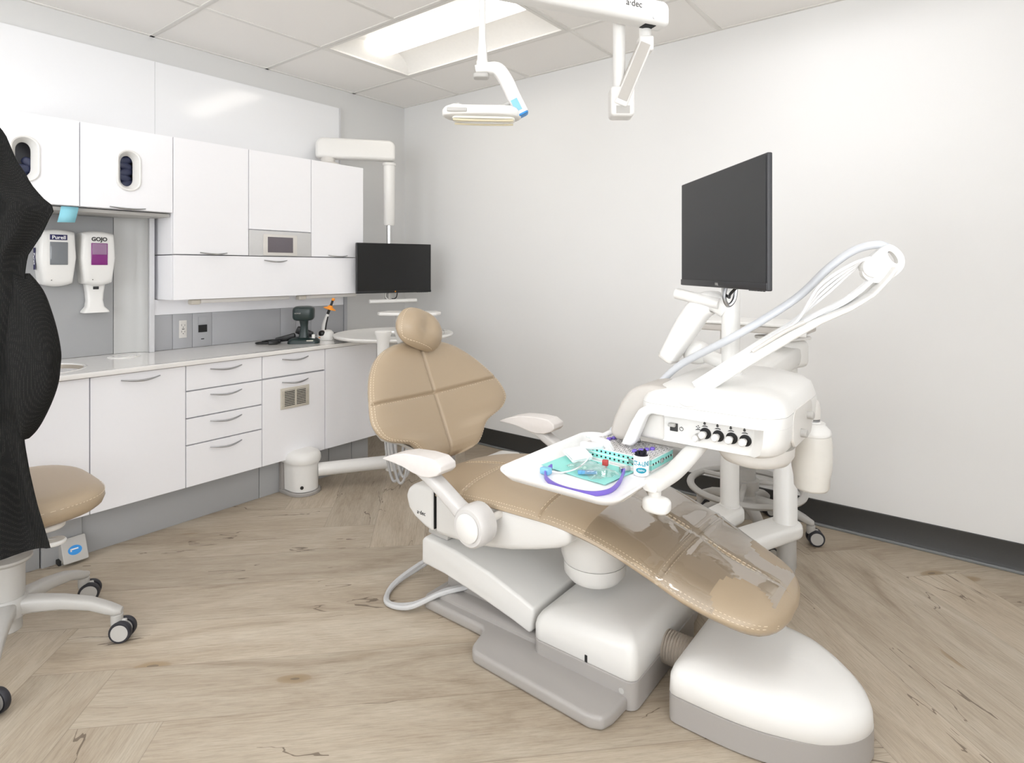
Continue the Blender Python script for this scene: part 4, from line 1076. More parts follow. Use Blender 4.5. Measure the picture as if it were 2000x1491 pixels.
G(frame(e, Vector((.1, 1, 0)), d.cross(Vector((.1, 1, 0))))).prism(rrect(-.033, .033, -.026, .026, .015), -.004, .010, 'z', .004).build('end_cap', WPL2, ka)
G().blob((2.775, -1.275, .942), .042, .042, .036, .8, .9).build('knuckle', WPL, mm)
G().tube([(2.775, -1.275, .945), (2.83, -1.29, .93), (pc.x, pc.y, .92)], .022, 12, 4).build('knuckle_arm', WPL, mm)

# ---------------------------------------------------------------- tray shelf on its own post, behind
ts = thing('tray_shelf', 'long pale shelf bar on a post behind the large monitor, with a small white tag', 'shelf', (2.69, -.675, .15))
TX = 2.692; TY = -.70
def low_arm2():
    o = []
    for k in range(17): a = R(-10 + 180 * k / 16); o.append((TX + .055 * math.cos(a), TY + .055 * math.sin(a)))
    o += [(TX - .16, -1.2), (TX - .05, -1.2)]
    G().prism(o, .20, .262, 'z', .02, 4, 25).build('lower_arm', WPL, ts)
low_arm2()
G().lathe([(.038, .262), (.038, .268), (.036, .27), (.036, .985)], (TX, TY, 0)).build('post', WPL, ts)
sh_ = G().prism(rrect(2.505, 2.995, TY - .12, TY + .12, .035), .992, 1.004, 'z', .005).build('shelf_top', WPL, ts)
G().prism(rrect(2.512, 2.988, TY - .113, TY + .113, .035), .966, .9915, 'z', .006).build('rim', PAD, ts)
tg = G().box(2.915, 2.996, TY - .128, TY - .112, .962, .982, .004).build('tag', WPL, ts)
letters('lettering', 'a·dec', .013, frame((2.955, TY - .1282, .972), (1, 0, 0), (0, 0, 1)), DGREY, tg, .0003)
# ---------------------------------------------------------------- instrument tray and what lies on it
TZ = .654
tr = thing('instrument_tray', 'white rectangular tray held over the dental chair', 'tray', (2.65, -1.66, TZ))
g = G(); X0, X1, Y0, Y1 = 2.468, 2.826, -1.905, -1.425
def tp(k, r=.05): return rrect(X0 + k, X1 - k, Y0 + k, Y1 - k, max(r - k * .5, .012), 8)
g.loft([[(x, y, z) for x, y in tp(k)] for k, z in ((.035, TZ + .0005), (.02, TZ + .002), (.008, TZ + .014), (.0, TZ + .0235), (.0005, TZ + .026), (.004, TZ + .0265), (.007, TZ + .024), (.016, TZ + .012), (.026, TZ + .0055), (.04, TZ + .0045))])
g.build('tray', TRAYW, tr, ang=60)
F = TZ + .0048
# mint paper sheet
g = G(); M = frame((2.632, -1.70, F), (.98, -.10, 0), (.05, .99, 0))
def wv(x, y): return .0012 + .004 * abs(math.sin(x * 21 + y * 9)) * .5 + .006 * max(0, -x - .05) * 8
t = bmesh.new(); V = {}
for lay in (0, 1):
    for i in range(11):
        for j in range(9):
            x = -.105 + .021 * i; y = -.068 + .017 * j; V[i, j, lay] = t.verts.new((x, y, wv(x, y) + (.0012 if lay else 0)))
for i in range(10):
    for j in range(8):
        t.faces.new([V[a, b, 1] for a, b in ((i, j), (i + 1, j), (i + 1, j + 1), (i, j + 1))]); t.faces.new([V[a, b, 0] for a, b in ((i, j), (i, j + 1), (i + 1, j + 1), (i + 1, j))])
for i in range(10):
    for j in (0, 8): t.faces.new((V[i, j, 0], V[i + 1, j, 0], V[i + 1, j, 1], V[i, j, 1]))
for j in range(8):
    for i in (0, 10): t.faces.new((V[i, j, 0], V[i, j, 1], V[i, j + 1, 1], V[i, j + 1, 0]))
bmesh.ops.recalc_face_normals(t, faces=t.faces[:]); g.M = M; g.add(t)
tag(g.build('paper_bib', MINT), 'folded mint green paper bib lying on the white tray', 'paper')
# purple strap with clips
st = thing('bib_strap', 'purple strap with a clip at each end, curved on the white tray', 'strap', (2.66, -1.8, F))
SPTS = [(2.560, -1.765, F + .012), (2.565, -1.80, F + .008), (2.59, -1.835, F + .006), (2.635, -1.862, F + .006), (2.69, -1.868, F + .006), (2.738, -1.855, F + .006), (2.762, -1.815, F + .006), (2.756, -1.755, F + .007), (2.735, -1.69, F + .009), (2.722, -1.655, F + .011)]
P = cat(SPTS, 8); rings = []
for i, p in enumerate(P):
    d = (P[min(i + 1, len(P) - 1)] - P[max(i - 1, 0)]).normalized(); n_ = Vector((-d.y, d.x, 0)).normalized(); u_ = Vector((0, 0, 1))
    rings.append([p + n_ * a + u_ * b for a, b in ((.0022, -.0055), (.0022, .0055), (-.0022, .0055), (-.0022, -.0055))])
g = G(); g.loft(rings); g.build('strap', PURPLE, st)
G().box(2.55, 2.578, -1.808, -1.788, F + .001, F + .018, .003).build('clip', SKY, st)
G(frame((2.726, -1.665, F + .011), (.5, 1, 0), (-1, .5, 0))).box(-.016, .016, -.005, .005, -.006, .008, .002).build('clip', CHROME, st)
# cassette: lower tray, perforated lid, instruments with purple grips
cs = thing('instrument_cassette', 'perforated steel instrument cassette with purple grips at the back of the tray', 'instrument cassette', (2.665, -1.545, F))
M = frame((2.672, -1.548, F), (1, -.05, 0), (.05, 1, 0)); CL, CW, CH = .112, .066, .036
g = G(M); g.box(-CL, CL, -CW, CW, .0005, .003)
for z0, z1 in ((.003, .006), (.0185, .021), (.033, CH)):
    g.box(-CL, CL, -CW, -CW + .0018, z0, z1); g.box(-CL, CL, CW - .0018, CW, z0, z1); g.box(-CL, -CL + .0018, -CW, CW, z0, z1); g.box(CL - .0018, CL, -CW, CW, z0, z1)
g.build('cassette_frame', MATS.get('bright_steel') or mat('bright_steel', (238, 236, 235), .3, .15), cs)
g = G(M); g.box(-CL + .002, CL - .002, -CW + .0004, -CW + .0014, .006, .033); g.box(CL - .0014, CL - .0006, -CW + .002, CW - .002, .006, .033); g.box(-CL + .0006, -CL + .0014, -CW + .002, CW - .002, .006, .033); si = g.build('mint_liner', MINT, cs)
g = G(M)
for k in range(15):
    for z in (.0125, .027): g.lathe([(.0001, -.0004), (.0028, -.0004), (.0028, .0009), (.0001, .0009)], (-CL + .012 + k * .0142, -CW, z), 'y', 10)
for k in range(8): g.lathe([(.0001, 0), (.0032, 0), (.0032, .0008), (.0001, .0008)], (CL - .0004, -CW + .012 + k * .015, .02), 'x', 10)
g.build('side_holes', DARK, cs)
g = G(M); g.box(-CL + .002, CL - .002, -CW + .002, CW - .002, .030, .0315); g.build('instrument_layer', mat('dull_steel', (36, 36, 38), .6), cs)
g = G(M)
for i in range(23):
    for j in range(13):
        x = -CL + .006 + i * .0096; y = -CW + .006 + j * .0098
        if (i + j) % 2 == 0: g.box(x - .0050, x + .0050, y - .0022, y + .0022, CH - .003, CH)
        else: g.box(x - .0022, x + .0022, y - .0050, y + .0050, CH - .003, CH)
g.build('perforated_lid', mat('bright_steel', (238, 236, 235), .3, .15), cs)
for x, y in ((-.070, .02), (-.064, .038), (.045, -.035), (.055, -.018), (.064, -.001), (.073, .016)):
    G(M).blob((x, y, CH + .003), .0065, .009, .0045, .7, .8, 14, 8).build('purple_grip', PURPLE, cs)
for x, y in ((.01, .05), (-.03, .052)):
    G(M).tube([(x + .007 * math.cos(a), y, CH + .008 + .007 * math.sin(a)) for a in [2 * math.pi * k / 10 for k in range(10)]], .0011, 6, 2, True).build('wire_ring', STEEL, cs)
g = G(M); g.box(.045, .062, -CW - .0035, -CW - .0002, .014, .026, .001); g.box(CL + .0002, CL + .0035, -.015, .0, .014, .026, .001); g.build('latch', CHROME, cs)
# cup
cup = thing('wipe_cup', 'small white printed cup with black foam top, right on the tray', 'cup', (2.765, -1.647, F))
ccx, ccy, cr = 2.765, -1.647, .0205
G().lathe([(.018, F + .0004), (cr, F + .002), (cr, F + .052), (.0185, F + .053), (.0185, F + .048)], (ccx, ccy, 0)).build('cup', TRAYW, cup)
g = G(); g.blob((ccx, ccy, F + .050), .018, .018, .006, 1, 1)
for k in range(14): a = k * 2.4; g.tube([(ccx + .003 * k ** .5 * math.cos(a), ccy + .003 * k ** .5 * math.sin(a), F + .05), (ccx + .0042 * k ** .5 * math.cos(a), ccy + .0042 * k ** .5 * math.sin(a), F + .060 + .003 * (k % 3))], .0028, 6, 0)
g.build('black_foam', mat('black_foam', (26, 20, 34), .8), cup)
to = CAM - Vector((ccx, ccy, 0)); yaw = math.atan2(to.y, to.x); 
fx = Vector((-math.sin(yaw), math.cos(yaw), 0)); fwd = Vector((math.cos(yaw), math.sin(yaw), 0))
def cupM(z): return frame((ccx + fwd.x * (cr + .0003), ccy + fwd.y * (cr + .0003), z), fx, (0, 0, 1))
lt = letters('lettering', 'CT-A-LENS', .0165, cupM(F + .034), TEAL, cup, .0003, .0004, .58, cr)
t = bmesh.new(); vs = [[t.verts.new((x * .0145 * q, y * .0075 * q, 0)) for x, y in ell(0, 0, 1, 1, 28)] for q in (1, .75, .5, .25, .02)]
for A, B in zip(vs, vs[1:]):
    for k in range(28): t.faces.new((A[k], A[(k + 1) % 28], B[(k + 1) % 28], B[k]))
for v in t.verts: a = v.co.x / cr; v.co = Vector((cr * math.sin(a), v.co.y, cr * math.cos(a) - cr + .0002 * 0 + .0002))
g = G(cupM(F + .0175)); g.add(t); g.build('oval_badge', TEAL, cup)
letters('lettering', 'CKPro', .0068, cupM(F + .0175), MATS['white_print'], cup, .0006, 0, .9, cr)
# gauze pads, plastic bag with small parts
for i, (x, y, rz, tx) in enumerate(((2.598, -1.612, 20, -34), (2.575, -1.655, 65, 18), (2.625, -1.60, -10, -52))):
    M = Matrix.Translation((x, y, F + (.034, .02, .042)[i])) @ Matrix.Rotation(R(rz), 4, 'Z') @ Matrix.Rotation(R(tx), 4, 'X')
    g = G(M); g.layers([(z, [(px + .002 * math.sin(z * 900 + py * 90), py) for px, py in rrect(-.033 + k, .033 - k, -.028 + k, .028 - k, .006, 4)]) for z, k in ((-.006, .002), (-.004, 0), (0, .0015), (.003, 0), (.006, .003))])
    tag(g.build('gauze_pad', GAUZE), ('white gauze pad leaning against the steel cassette, %s' % ('in the middle', 'nearest the bib edge, lying flattest', 'standing the steepest'))[i] if 0 else ('middle white gauze pad leaning by the steel cassette', 'flattest white gauze pad, lying at the left edge of the mint paper', 'steepest white gauze pad, right against the steel cassette')[i], 'gauze', 'white gauze pads on the tray')
g = G(); t = bmesh.new(); V = {}
for i in range(21):
    for j in range(15):
        x = -.065 + .0065 * i; y = -.042 + .006 * j; e = max(0, 1 - (abs(x) / .066) ** 4) * max(0, 1 - (abs(y) / .043) ** 4)
        V[i, j] = t.verts.new((x, y, .006 + .013 * e + .003 * math.sin(x * 160 + y * 70) * math.sin(y * 120)))
for i in range(20):
    for j in range(14): t.faces.new((V[i, j], V[i + 1, j], V[i + 1, j + 1], V[i, j + 1]))
g.M = frame((2.655, -1.715, F + .002), (1, -.4, 0), (.4, 1, 0)); g.add(t)
tag(g.build('plastic_bag', FILM, ang=80), 'crumpled clear plastic bag on the mint paper bib', 'plastic bag')
G_ = G(frame((2.668, -1.665, F + .016), (1, .3, 0), (-.3, 1, 0))); G_.box(-.008, .008, -.006, .006, -.007, .009, .002)
tag(G_.build('red_cap', RED), 'small red plastic cap under the clear bag', 'cap')
g = G(frame((2.655, -1.745, F + .011), (.8, .6, 0), (-.6, .8, 0))); g.box(-.022, .022, -.006, .006, -.005, .004, .002); g.box(-.012, .028, -.010, -.004, -.003, .005, .001)
tag(g.build('blue_valve', mat('blue_clear_plastic', (96, 160, 205), .2), ), 'small blue plastic valve in the clear bag', 'valve')
g = G(); g.tube([(2.62, -1.66, F + .03), (2.628, -1.70, F + .022), (2.625, -1.745, F + .013), (2.60, -1.775, F + .006), (2.575, -1.79, F + .008)], .002, 8, 8)
tag(g.build('clear_tube', mat('clear_tube_plastic', (225, 228, 230), .15)), 'thin clear tube curling from the bag to the strap clip', 'tube')
# ---------------------------------------------------------------- assistant's unit: floor arm, column, round table
au = thing('assistant_unit', 'white floor mounted arm and column carrying a round table behind the chair', 'dental equipment', (.62, -1.25, 0))
def dplan(k, x0=.505, xc=.60, yc=-1.255, r=.088):
    o = [(x0, yc - r + k)]
    for q in range(17): a = R(-90 + 180 * q / 16); o.append((xc + (r - k) * math.cos(a), yc + (r - k) * math.sin(a)))
    return o + [(x0, yc + r - k)]
g = G(); g.layers([(.0015, dplan(0)), (.014, dplan(0)), (.018, dplan(.004))]); g.box(.5015, .53, -1.343, -1.167, .016, .19, .004); g.build('floor_bracket', GBASE, au)
g = G(); g.layers([(.02, dplan(.014, .535)), (.168, dplan(.010, .535))]); bb = g.build('base_housing', WPL, au)
g = G(); g.layers([(.166, dplan(.002)), (.178, dplan(-.002)), (.20, dplan(.0)), (.216, dplan(.010)), (.224, dplan(.026)), (.227, dplan(.05))]); g.build('dome_cover', WPL, bb, ang=60)
G(frame((.664, -1.305, .055), (.6, .8, 0), (0, 0, 1))).lathe([(.001, .004), (.009, .004), (.009, .0), (.001, 0)], (0, 0, .02), 'z', 16).build('plug', BLACK, bb)
CXA, CYA = .863, -.867
G().tube([(.65, -1.20, .115), (.72, -1.09, .115), (.80, -.965, .115), (.86, -.87, .115)], .036, 18, 3).build('floor_arm', WPL, au)
G().lathe([(.02, .066), (.034, .07), (.036, .085), (.036, .155), (.030, .16), (.030, .79)], (CXA, CYA, 0)).build('column', WPL, au)
G().lathe([(.05, .788), (.30, .794), (.345, .803), (.352, .812), (.350, .820), (.335, .8225), (.328, .819), (.001, .8185)], (.72, -.725, 0), 'z', 56).build('round_table', WPL, au)
hs = G(); hs.lathe([(.032, .50), (.032, .80), (.036, .83), (.045, .858), (.045, .868), (.036, .872), (.001, .872)], (.95, -1.0, 0), 'z', 24); hs.build('holder_post', WPL, au)
G().tube([(.95, -1.0, .55), (CXA, CYA, .55)], .022, 12, 0).build('holder_arm', WPL2, au)
for i in range(5):
    ox, oy = .885 + .016 * i, -.945 + .012 * (i % 3); dz = .03 * (i % 3)
    G().tube([(CXA + .02, CYA - .03 + .012 * i, .60), (ox + .02, oy, .50), (ox + .03, oy - .01, .25), (ox + .065, oy + .005, .06 + dz), (ox + .105, oy + .02, .08 + dz), (ox + .125, oy + .035, .28), (ox + .10, oy + .03, .50), (CXA + .03, CYA + .012 * i - .02, .66)], .0075, 8, 7).build('hose', HOSEG, au)
# small shelf over the round table
cr_, cf_ = Vector((.789, .6145, 0)), Vector((-.6145, .789, 0))
G(frame((.83, -.70, .94), cr_, cf_)).prism([(-.185, -.03), (-.165, -.075), (.10, -.095), (.165, -.07), (.185, 0), (.15, .09), (-.15, .10)], -.008, .010, 'z', .006).build('small_shelf', WPL, au)
G().lathe([(.016, .818), (.016, .935)], (.765, -.735, 0), 'z', 18).build('shelf_post', WPL2, au)
# metal dish and loose instrument on the round table
t = thing('instrument_dish', 'shallow shiny metal instrument dish on the round table left of the headrest', 'dish', (.83, -.84, .819))
G(frame((.80, -.83, .8192), cr_, cf_)).prism(rrect(-.07, .07, -.045, .045, .02), 0, .003, 'z').build('base', STEEL, t)
g = G(frame((.80, -.83, .8192), cr_, cf_)); o1 = rrect(-.07, .07, -.045, .045, .02); o2 = rrect(-.076, .076, -.051, .051, .024)
g.loft([[(p[0], p[1], z) for p in o] for o, z in ((o1, .003), (o2, .018), (o2, .0195), (o1, .005))], cap=False, loop=True); g.build('rim', CHROME, t)
t = thing('hose_holder', 'small metal holder with clips on the round table right of the headrest', 'holder', (.97, -.63, .819))
G(frame((.965, -.595, .8192), cr_, cf_)).box(-.035, .03, -.02, .02, 0, .022, .004).build('block', GPL, t)
G(frame((.965, -.595, .8392), cr_, cf_)).tube([(-.05, -.01, .0), (.0, 0, .006), (.05, .01, .004)], .005, 8, 4).build('rod', CHROME, t)

# ---------------------------------------------------------------- left monitor hanging from a boom on the cabinets
mb = thing('monitor_boom', 'thick white boom on top of the wall cabinets with a drop pole', 'monitor arm', (.15, -.79, 1.864))
G().lathe([(.075, 1.8645), (.078, 1.868), (.078, 1.884), (.07, 1.890), (.045, 1.893), (.045, 1.925)], (.15, -.79, 0)).build('pivot', WPL2, mb)
a, b = Vector((.105, -.85, 0)), Vector((.415, -.455, 0)); d = (b - a).normalized()
Mb = frame((a.x, a.y, 1.985), d, (0, 0, 1)); Lb = (b - a).length
G(Mb).prism(rrect(-.0, Lb, -.066, .066, [.045, .05, .02, .02], 8), -.045, .045, 'z', .022, 4, 20).build('boom', WPL, mb, ang=60)
px_, py_ = .392, -.484
G().lathe([(.042, 1.905), (.044, 1.90), (.042, 1.89), (.038, 1.888), (.036, 1.50), (.030, 1.492)], (px_, py_, 0), 'z', 28).build('drop_sleeve', WPL, mb)
G().lathe([(.018, 1.495), (.018, 1.16)], (px_, py_, 0), 'z', 20).build('inner_pole', CHROME, mb)
G().box(px_ - .02, px_ + .03, py_ - .025, py_ + .025, .99, 1.20, .005).build('screen_bracket', GPL, mb)
md = Vector((.53 - .371, -.238 + .73, 0)).normalized(); mcl = Vector((.452, -.484, 0))
monitor('monitor', 'smaller black monitor hanging from the boom beside the wall cabinets', mcl, md, .52, 1.046, 1.371, SCREEN, None, ORANGE, .026, .016)
q = mcl - Vector((md.y, -md.x, 0)) * .03
G().tube([q - md * .165 + Vector((0, 0, .992)), q + md * .165 + Vector((0, 0, .992))], .013, 12, 0).build('handle', WPL, mb)
g = G(); [g.tube([q + md * s * .03 + Vector((0, 0, 1.06)), q + md * s * .02 + Vector((0, 0, 1.015)), q + Vector((0, 0, 1.005))], .0035, 8, 5) for s in (-1, 1)]; g.build('cable', BLACK, mb)
G().tube([q - md * .05 + Vector((0, 0, 1.06)), q - md * .055 + Vector((0, 0, 1.02)), q - md * .03 + Vector((0, 0, .998))], .003, 8, 5).build('cable', WPL, mb)

# ---------------------------------------------------------------- small devices on the worktop
WT = .7755
t = thing('device_charger', 'dark green charging base on the worktop under the handheld device', 'charger', (.40, -1.13, WT))
Mq = frame((.40, -1.125, WT), (.62, .78, 0), (-.78, .62, 0))
g = G(Mq); g.layers([(.0005, rrect(-.088, .088, -.055, .055, .03)), (.012, rrect(-.088, .088, -.055, .055, .03)), (.026, rrect(-.074, .07, -.045, .045, .025)), (.032, rrect(-.06, .04, -.03, .03, .02))]); g.build('base', DKGREEN, t, ang=50)
G(Mq).box(.018, .055, -.0535, -.046, .006, .02, .002).build('badge', BEIGE, t)
G(Mq).box(.045, .062, -.03, -.01, .026, .05, .003).build('clear_clip', WPL, t)
t = thing('handheld_device', 'dark green handheld x-ray device standing upright in its charging base', 'dental device', (.40, -1.125, WT + .03))
g = G(Mq); rings = []
for z, cx_, hx, hy in ((.030, .0, .030, .026), (.06, .0, .024, .022), (.10, .002, .021, .020), (.13, .0, .026, .024), (.145, .0, .03, .03)):
    rings.append([(cx_ + hx * sp(math.cos(a), .7), hy * sp(math.sin(a), .7), z) for a in [2 * math.pi * k / 20 for k in range(20)]])
g.loft(rings); g.build('handle', DKGREEN, t, ang=60)
G(Mq).blob((.0, -.01, .172), .060, .055, .042, .45, .5, 28, 16).build('head', DKGREEN, t)
letters('lettering', 'NOMAD', .009, Mq @ frame((-.028, -.0665, .175), (1, 0, 0), (0, 0, 1)), GPL, [c for c in t.children if c.name.startswith('head')][0], .002)
t = thing('power_adapter', 'black power adapter leaning behind the green device', 'adapter', (.24, -1.02, WT))
G(frame((.235, -1.015, WT + .04), (.62, .78, -.45), (-.78, .62, 0))).box(-.05, .05, -.02, .02, -.022, .022, .006).build('case', BLACK, t)
t = thing('cable_coil', 'untidy black cable with plug left of the green device', 'cable', (.26, -1.25, WT))
G().tube([(.30, -1.16, WT + .012), (.27, -1.22, WT + .008), (.23, -1.30, WT + .006), (.25, -1.33, WT + .006), (.30, -1.28, WT + .006), (.33, -1.25, WT + .006), (.31, -1.22, WT + .012), (.25, -1.24, WT + .014), (.26, -1.30, WT + .012)], .0055, 8, 8).build('cord', BLACK, t)
G(frame((.29, -1.175, WT + .026), (.6, .78, .25), (-.78, .6, 0))).box(-.055, .055, -.018, .018, -.014, .014, .005).build('transformer', BLACK, t)
G(frame((.335, -1.275, WT + .011), (.3, .95, 0), (-.95, .3, 0))).box(-.03, .02, -.010, .010, -.010, .010, .003).build('plug', BLACK, t)
t = thing('cable_coil', 'tightly wound black cable right of the curing light', 'cable', (.33, -.85, WT))
for i in range(4): G().tube([(.30, -.89 + .004 * i, WT + .008 + .005 * i), (.33, -.84, WT + .01 + .006 * i), (.38, -.80 - .004 * i, WT + .012 + .004 * i), (.375, -.835, WT + .008 + .004 * i), (.34, -.87, WT + .008 + .005 * i)], .0055, 8, 6, True).build('loop', BLACK, t)
G(frame((.365, -.815, WT + .018), (.62, .78, 0), (-.78, .62, 0))).box(-.03, .03, -.012, .012, -.012, .014, .004).build('plug', BLACK, t)
Mc = frame((.368, -.957, WT), (.69, .72, 0), (-.72, .69, 0))
t = thing('lamp_charger', 'white and black charging base of the curing light', 'charger', (.368, -.957, WT))
g = G(Mc); g.layers([(.0005, rrect(-.050, .050, -.042, .042, .03)), (.02, rrect(-.051, .051, -.043, .043, .032)), (.042, rrect(-.046, .045, -.038, .038, .03)), (.056, rrect(-.036, .034, -.028, .028, .024)), (.061, rrect(-.022, .02, -.016, .016, .012))]); g.build('base', WPL, t, ang=60)
G(Mc).blob((-.018, -.024, .040), .020, .020, .020, .8, .8).build('cradle', BLACK, t)
G(Mc).box(-.035, -.002, -.0425, -.036, .016, .021, .001).build('orange_line', ORANGE, t)
t = thing('curing_light', 'slim white curing light wand with orange shield standing in its base', 'dental lamp', (.37, -.957, WT + .05))
g = G(Mc); g.tube([(-.012, 0, .052), (-.010, 0, .09), (.004, 0, .135), (.012, 0, .155)], [.013, .0125, .010, .0085], 14, 6); g.build('handle', WPL, t)
G(Mc).tube([(.0, -.011, .06), (.006, -.0095, .10), (.014, -.007, .14)], .004, 8, 6).build('button_strip', BLACK, t)
G(Mc).tube([(.012, 0, .155), (.022, 0, .185), (.036, 0, .222), (.040, 0, .236)], [.0085, .008, .007, .007], 12, 4).build('light_guide', BLACK, t)
Ms = Mc @ frame((.023, 0, .186), (.95, 0, -.30), (0, 1, 0))
G(Ms).lathe([(.010, .012), (.014, .006), (.036, -.002), (.038, .0), (.036, .002), (.016, .012), (.011, .022), (.010, .022)], (0, 0, 0), 'z', 28).build('shield', ORANGE, t)
G(Mc).blob((.044, 0, .243), .010, .009, .009, .8, .8).build('tip', ORANGE, t)

# ---------------------------------------------------------------- stools
def caster(p, ang, parent, roll):
    h = G(); d = Vector((math.cos(ang), math.sin(ang), 0))
    h.lathe([(.016, .05), (.018, .055), (.018, .085), (.014, .088)], (p.x, p.y, 0), 'z', 16)
    fwd_ = Vector((math.cos(roll), math.sin(roll), 0)); M = frame((p.x + fwd_.x * .018, p.y + fwd_.y * .018, .0345), fwd_, (0, 0, 1))
    hM = G(M); hM.box(-.026, .012, -.005, .034, -.006, .006, .004)
    hs_ = h.build('caster', GPL, parent); hM.build('fork', GPL, hs_)
    for s in (-1, 1):
        wz = s * .016
        wl = G(M).lathe([(.0255, wz - .009), (.0315, wz - .009), (.034, wz - .005), (.034, wz + .005), (.0315, wz + .009), (.0255, wz + .009)], (0, 0, 0), 'z', 28, None, True)
        wl.build('tyre', RUBBER, hs_)
        G(M).lathe([(.001, wz - .0095), (.026, wz - .0095), (.026, wz + .0095), (.001, wz + .0095)], (0, 0, 0), 'z', 24).build('hub', GPL, hs_)
def stool_base(t, cx, cy, a0, rad, z0=.10):
    for k in range(5):
        a = R(a0 + 72 * k); d = Vector((math.cos(a), math.sin(a), 0)); n_ = Vector((-d.y, d.x, 0)); rings = []
        for f, z, w_, h_ in ((.06, .150, .030, .026), (.25, .152, .026, .024), (.5, .146, .023, .020), (.75, .130, .021, .018), (.92, .108, .020, .017), (1.0, .098, .020, .012), (1.05, .095, .012, .008)):
            c = Vector((cx, cy, z)) + d * (rad * f); rings.append([c + n_ * (w_ * sp(math.cos(q), .6)) + Vector((0, 0, h_ * sp(math.sin(q), .6))) for q in [2 * math.pi * i / 18 for i in range(18)]])
        r2 = []
        for A, B in zip(rings, rings[1:]):
            for i in range(3): r2.append([p.lerp(q, i / 3) for p, q in zip(A, B)])
        g = G(); g.loft(r2 + [rings[-1]]); l = g.build('leg', GPL, t, ang=60)
        caster(Vector((cx, cy, 0)) + d * rad, a, l, R(28 + 9 * ((k * 2) % 5)))
    G().lathe([(.03, .075), (.036, .08), (.036, .118), (.052, .125), (.058, .15), (.050, .175), (.045, .182)], (cx, cy, 0)).build('hub', GPL, t)
SX, SYY = 1.084, -2.60
st1 = thing('stool', 'tan wheeled stool beside the base cabinets, half behind the black gown', 'stool', (SX, SYY, 0), 'wheeled stools')
stool_base(st1, SX, SYY, -20, .30)
G().lathe([(.043, .18), (.043, .285), (.055, .29), (.062, .298), (.062, .305), (.04, .31), (.028, .312), (.028, .42)], (SX, SYY, 0)).build('gas_column', GPL, st1)
def seat_plan(k, cx, cy, rx, ry, n=40):
    o = []
    for i in range(n):
        a = 2 * math.pi * i / n; o.append((cx + (rx - k) * sp(math.cos(a), .62), cy + (ry - k) * sp(math.sin(a), .62)))
    return o
sx_, sy_ = .985, -2.585
g = G(); g.loft([[(x, y, z + dz) for x, y in seat_plan(k, sx_, sy_, .265, .245)] for k, z, dz in ((.05, .412, 0), (.02, .416, 0), (.006, .428, 0), (0, .445, 0), (.002, .462, 0), (.012, .476, 0), (.035, .486, 0), (.08, .491, 0), (.16, .490, 0))]); sc = g.build('seat', LEATHER, st1, ang=60)
g = G(); dashes(g, [(x, y, .4635) for x, y in seat_plan(.0015, sx_, sy_, .265, .245)] + [(sx_ + .2635, sy_, .4635)]); g.build('stitching', THREAD, sc)
g = G(); g.prism(rrect(sx_ - .12, sx_ + .235, sy_ - .09, sy_ + .11, .05), .392, .410, 'z', .006); g.prism([(1.0, .39), (1.19, .392), (1.17, .372), (1.12, .352), (1.06, .345), (1.0, .345)], sy_ - .06, sy_ + .05, 'y', .008); g.build('seat_carrier', WPL2, st1)
g = G(); g.lathe([(.001, .322), (.02, .323), (.030, .328), (.032, .334), (.028, .340), (.02, .341), (.001, .340)], (1.145, -2.497, 0), 'z', 28); g.tube([(SX, SYY, .36), (1.11, -2.55, .345), (1.145, -2.49, .334)], .006, 8, 4); g.build('lever_paddle', WPL, st1)
# second stool near the back wall, with a foot ring
BX, BYY = 2.640, -.315
st2 = thing('stool', 'stool with a round foot ring by the back wall, behind the white posts', 'stool', (BX, BYY, 0), 'wheeled stools')
stool_base(st2, BX, BYY, 14, .265)
G().lathe([(.043, .18), (.043, .30), (.027, .305), (.027, .48)], (BX, BYY, 0)).build('gas_column', GPL, st2)
g = G(); g.tube([(BX + .24 * math.cos(2 * math.pi * k / 24), BYY + .24 * math.sin(2 * math.pi * k / 24), .215) for k in range(24)], .017, 10, 2, True, .8)
for k in range(3):
    a = R(40 + 120 * k); g.tube([(BX + .04 * math.cos(a), BYY + .04 * math.sin(a), .235), (BX + .235 * math.cos(a), BYY + .235 * math.sin(a), .216)], .012, 8, 0)
g.lathe([(.036, .205), (.056, .208), (.058, .25), (.036, .255)], (BX, BYY, 0)); g.build('foot_ring', GPL, st2)
g = G(); g.loft([[(x, y, z) for x, y in seat_plan(k, BX, BYY, .185, .18)] for k, z in ((.03, .482), (.006, .492), (0, .508), (.006, .53), (.03, .545), (.1, .55))]); g.build('seat', LEATHER, st2, ang=60)

# ---------------------------------------------------------------- black gown
go = thing('black_gown', 'long black nonwoven gown hanging over the left stool, with a pocket and drooping sleeve', 'gown', (1.2, -2.62, .36))
GO = Vector((1.365, -2.542, 0)) + Vector((.6145, -.789, 0)) * .0      # right-hand reference, at the sleeve bulge
gr, gf = Vector((.789, .6145, 0)), Vector((.6145, -.789, 0))
def gp(s, n, z): return GO + gr * s + gf * n + Vector((0, 0, z))
EDGE = [(1.68, -.275), (1.64, -.185), (1.593, -.142), (1.514, -.109), (1.475, -.082), (1.449, -.070), (1.408, -.036), (1.378, .002), (1.355, -.012), (1.30, -.038), (1.24, -.078), (1.19, -.085), (1.12, -.080), (1.05, -.082), (.95, -.09), (.85, -.092), (.75, -.087), (.70, -.083), (.62, -.069), (.52, -.046), (.44, -.022), (.405, -.010)]
def gown_edge(z):
    E = EDGE[::-1]
    return lerp([(a, b) for a, b in E], z)
rings = []; ZS = [.402 + (1.655 - .402) * k / 70 for k in range(71)]
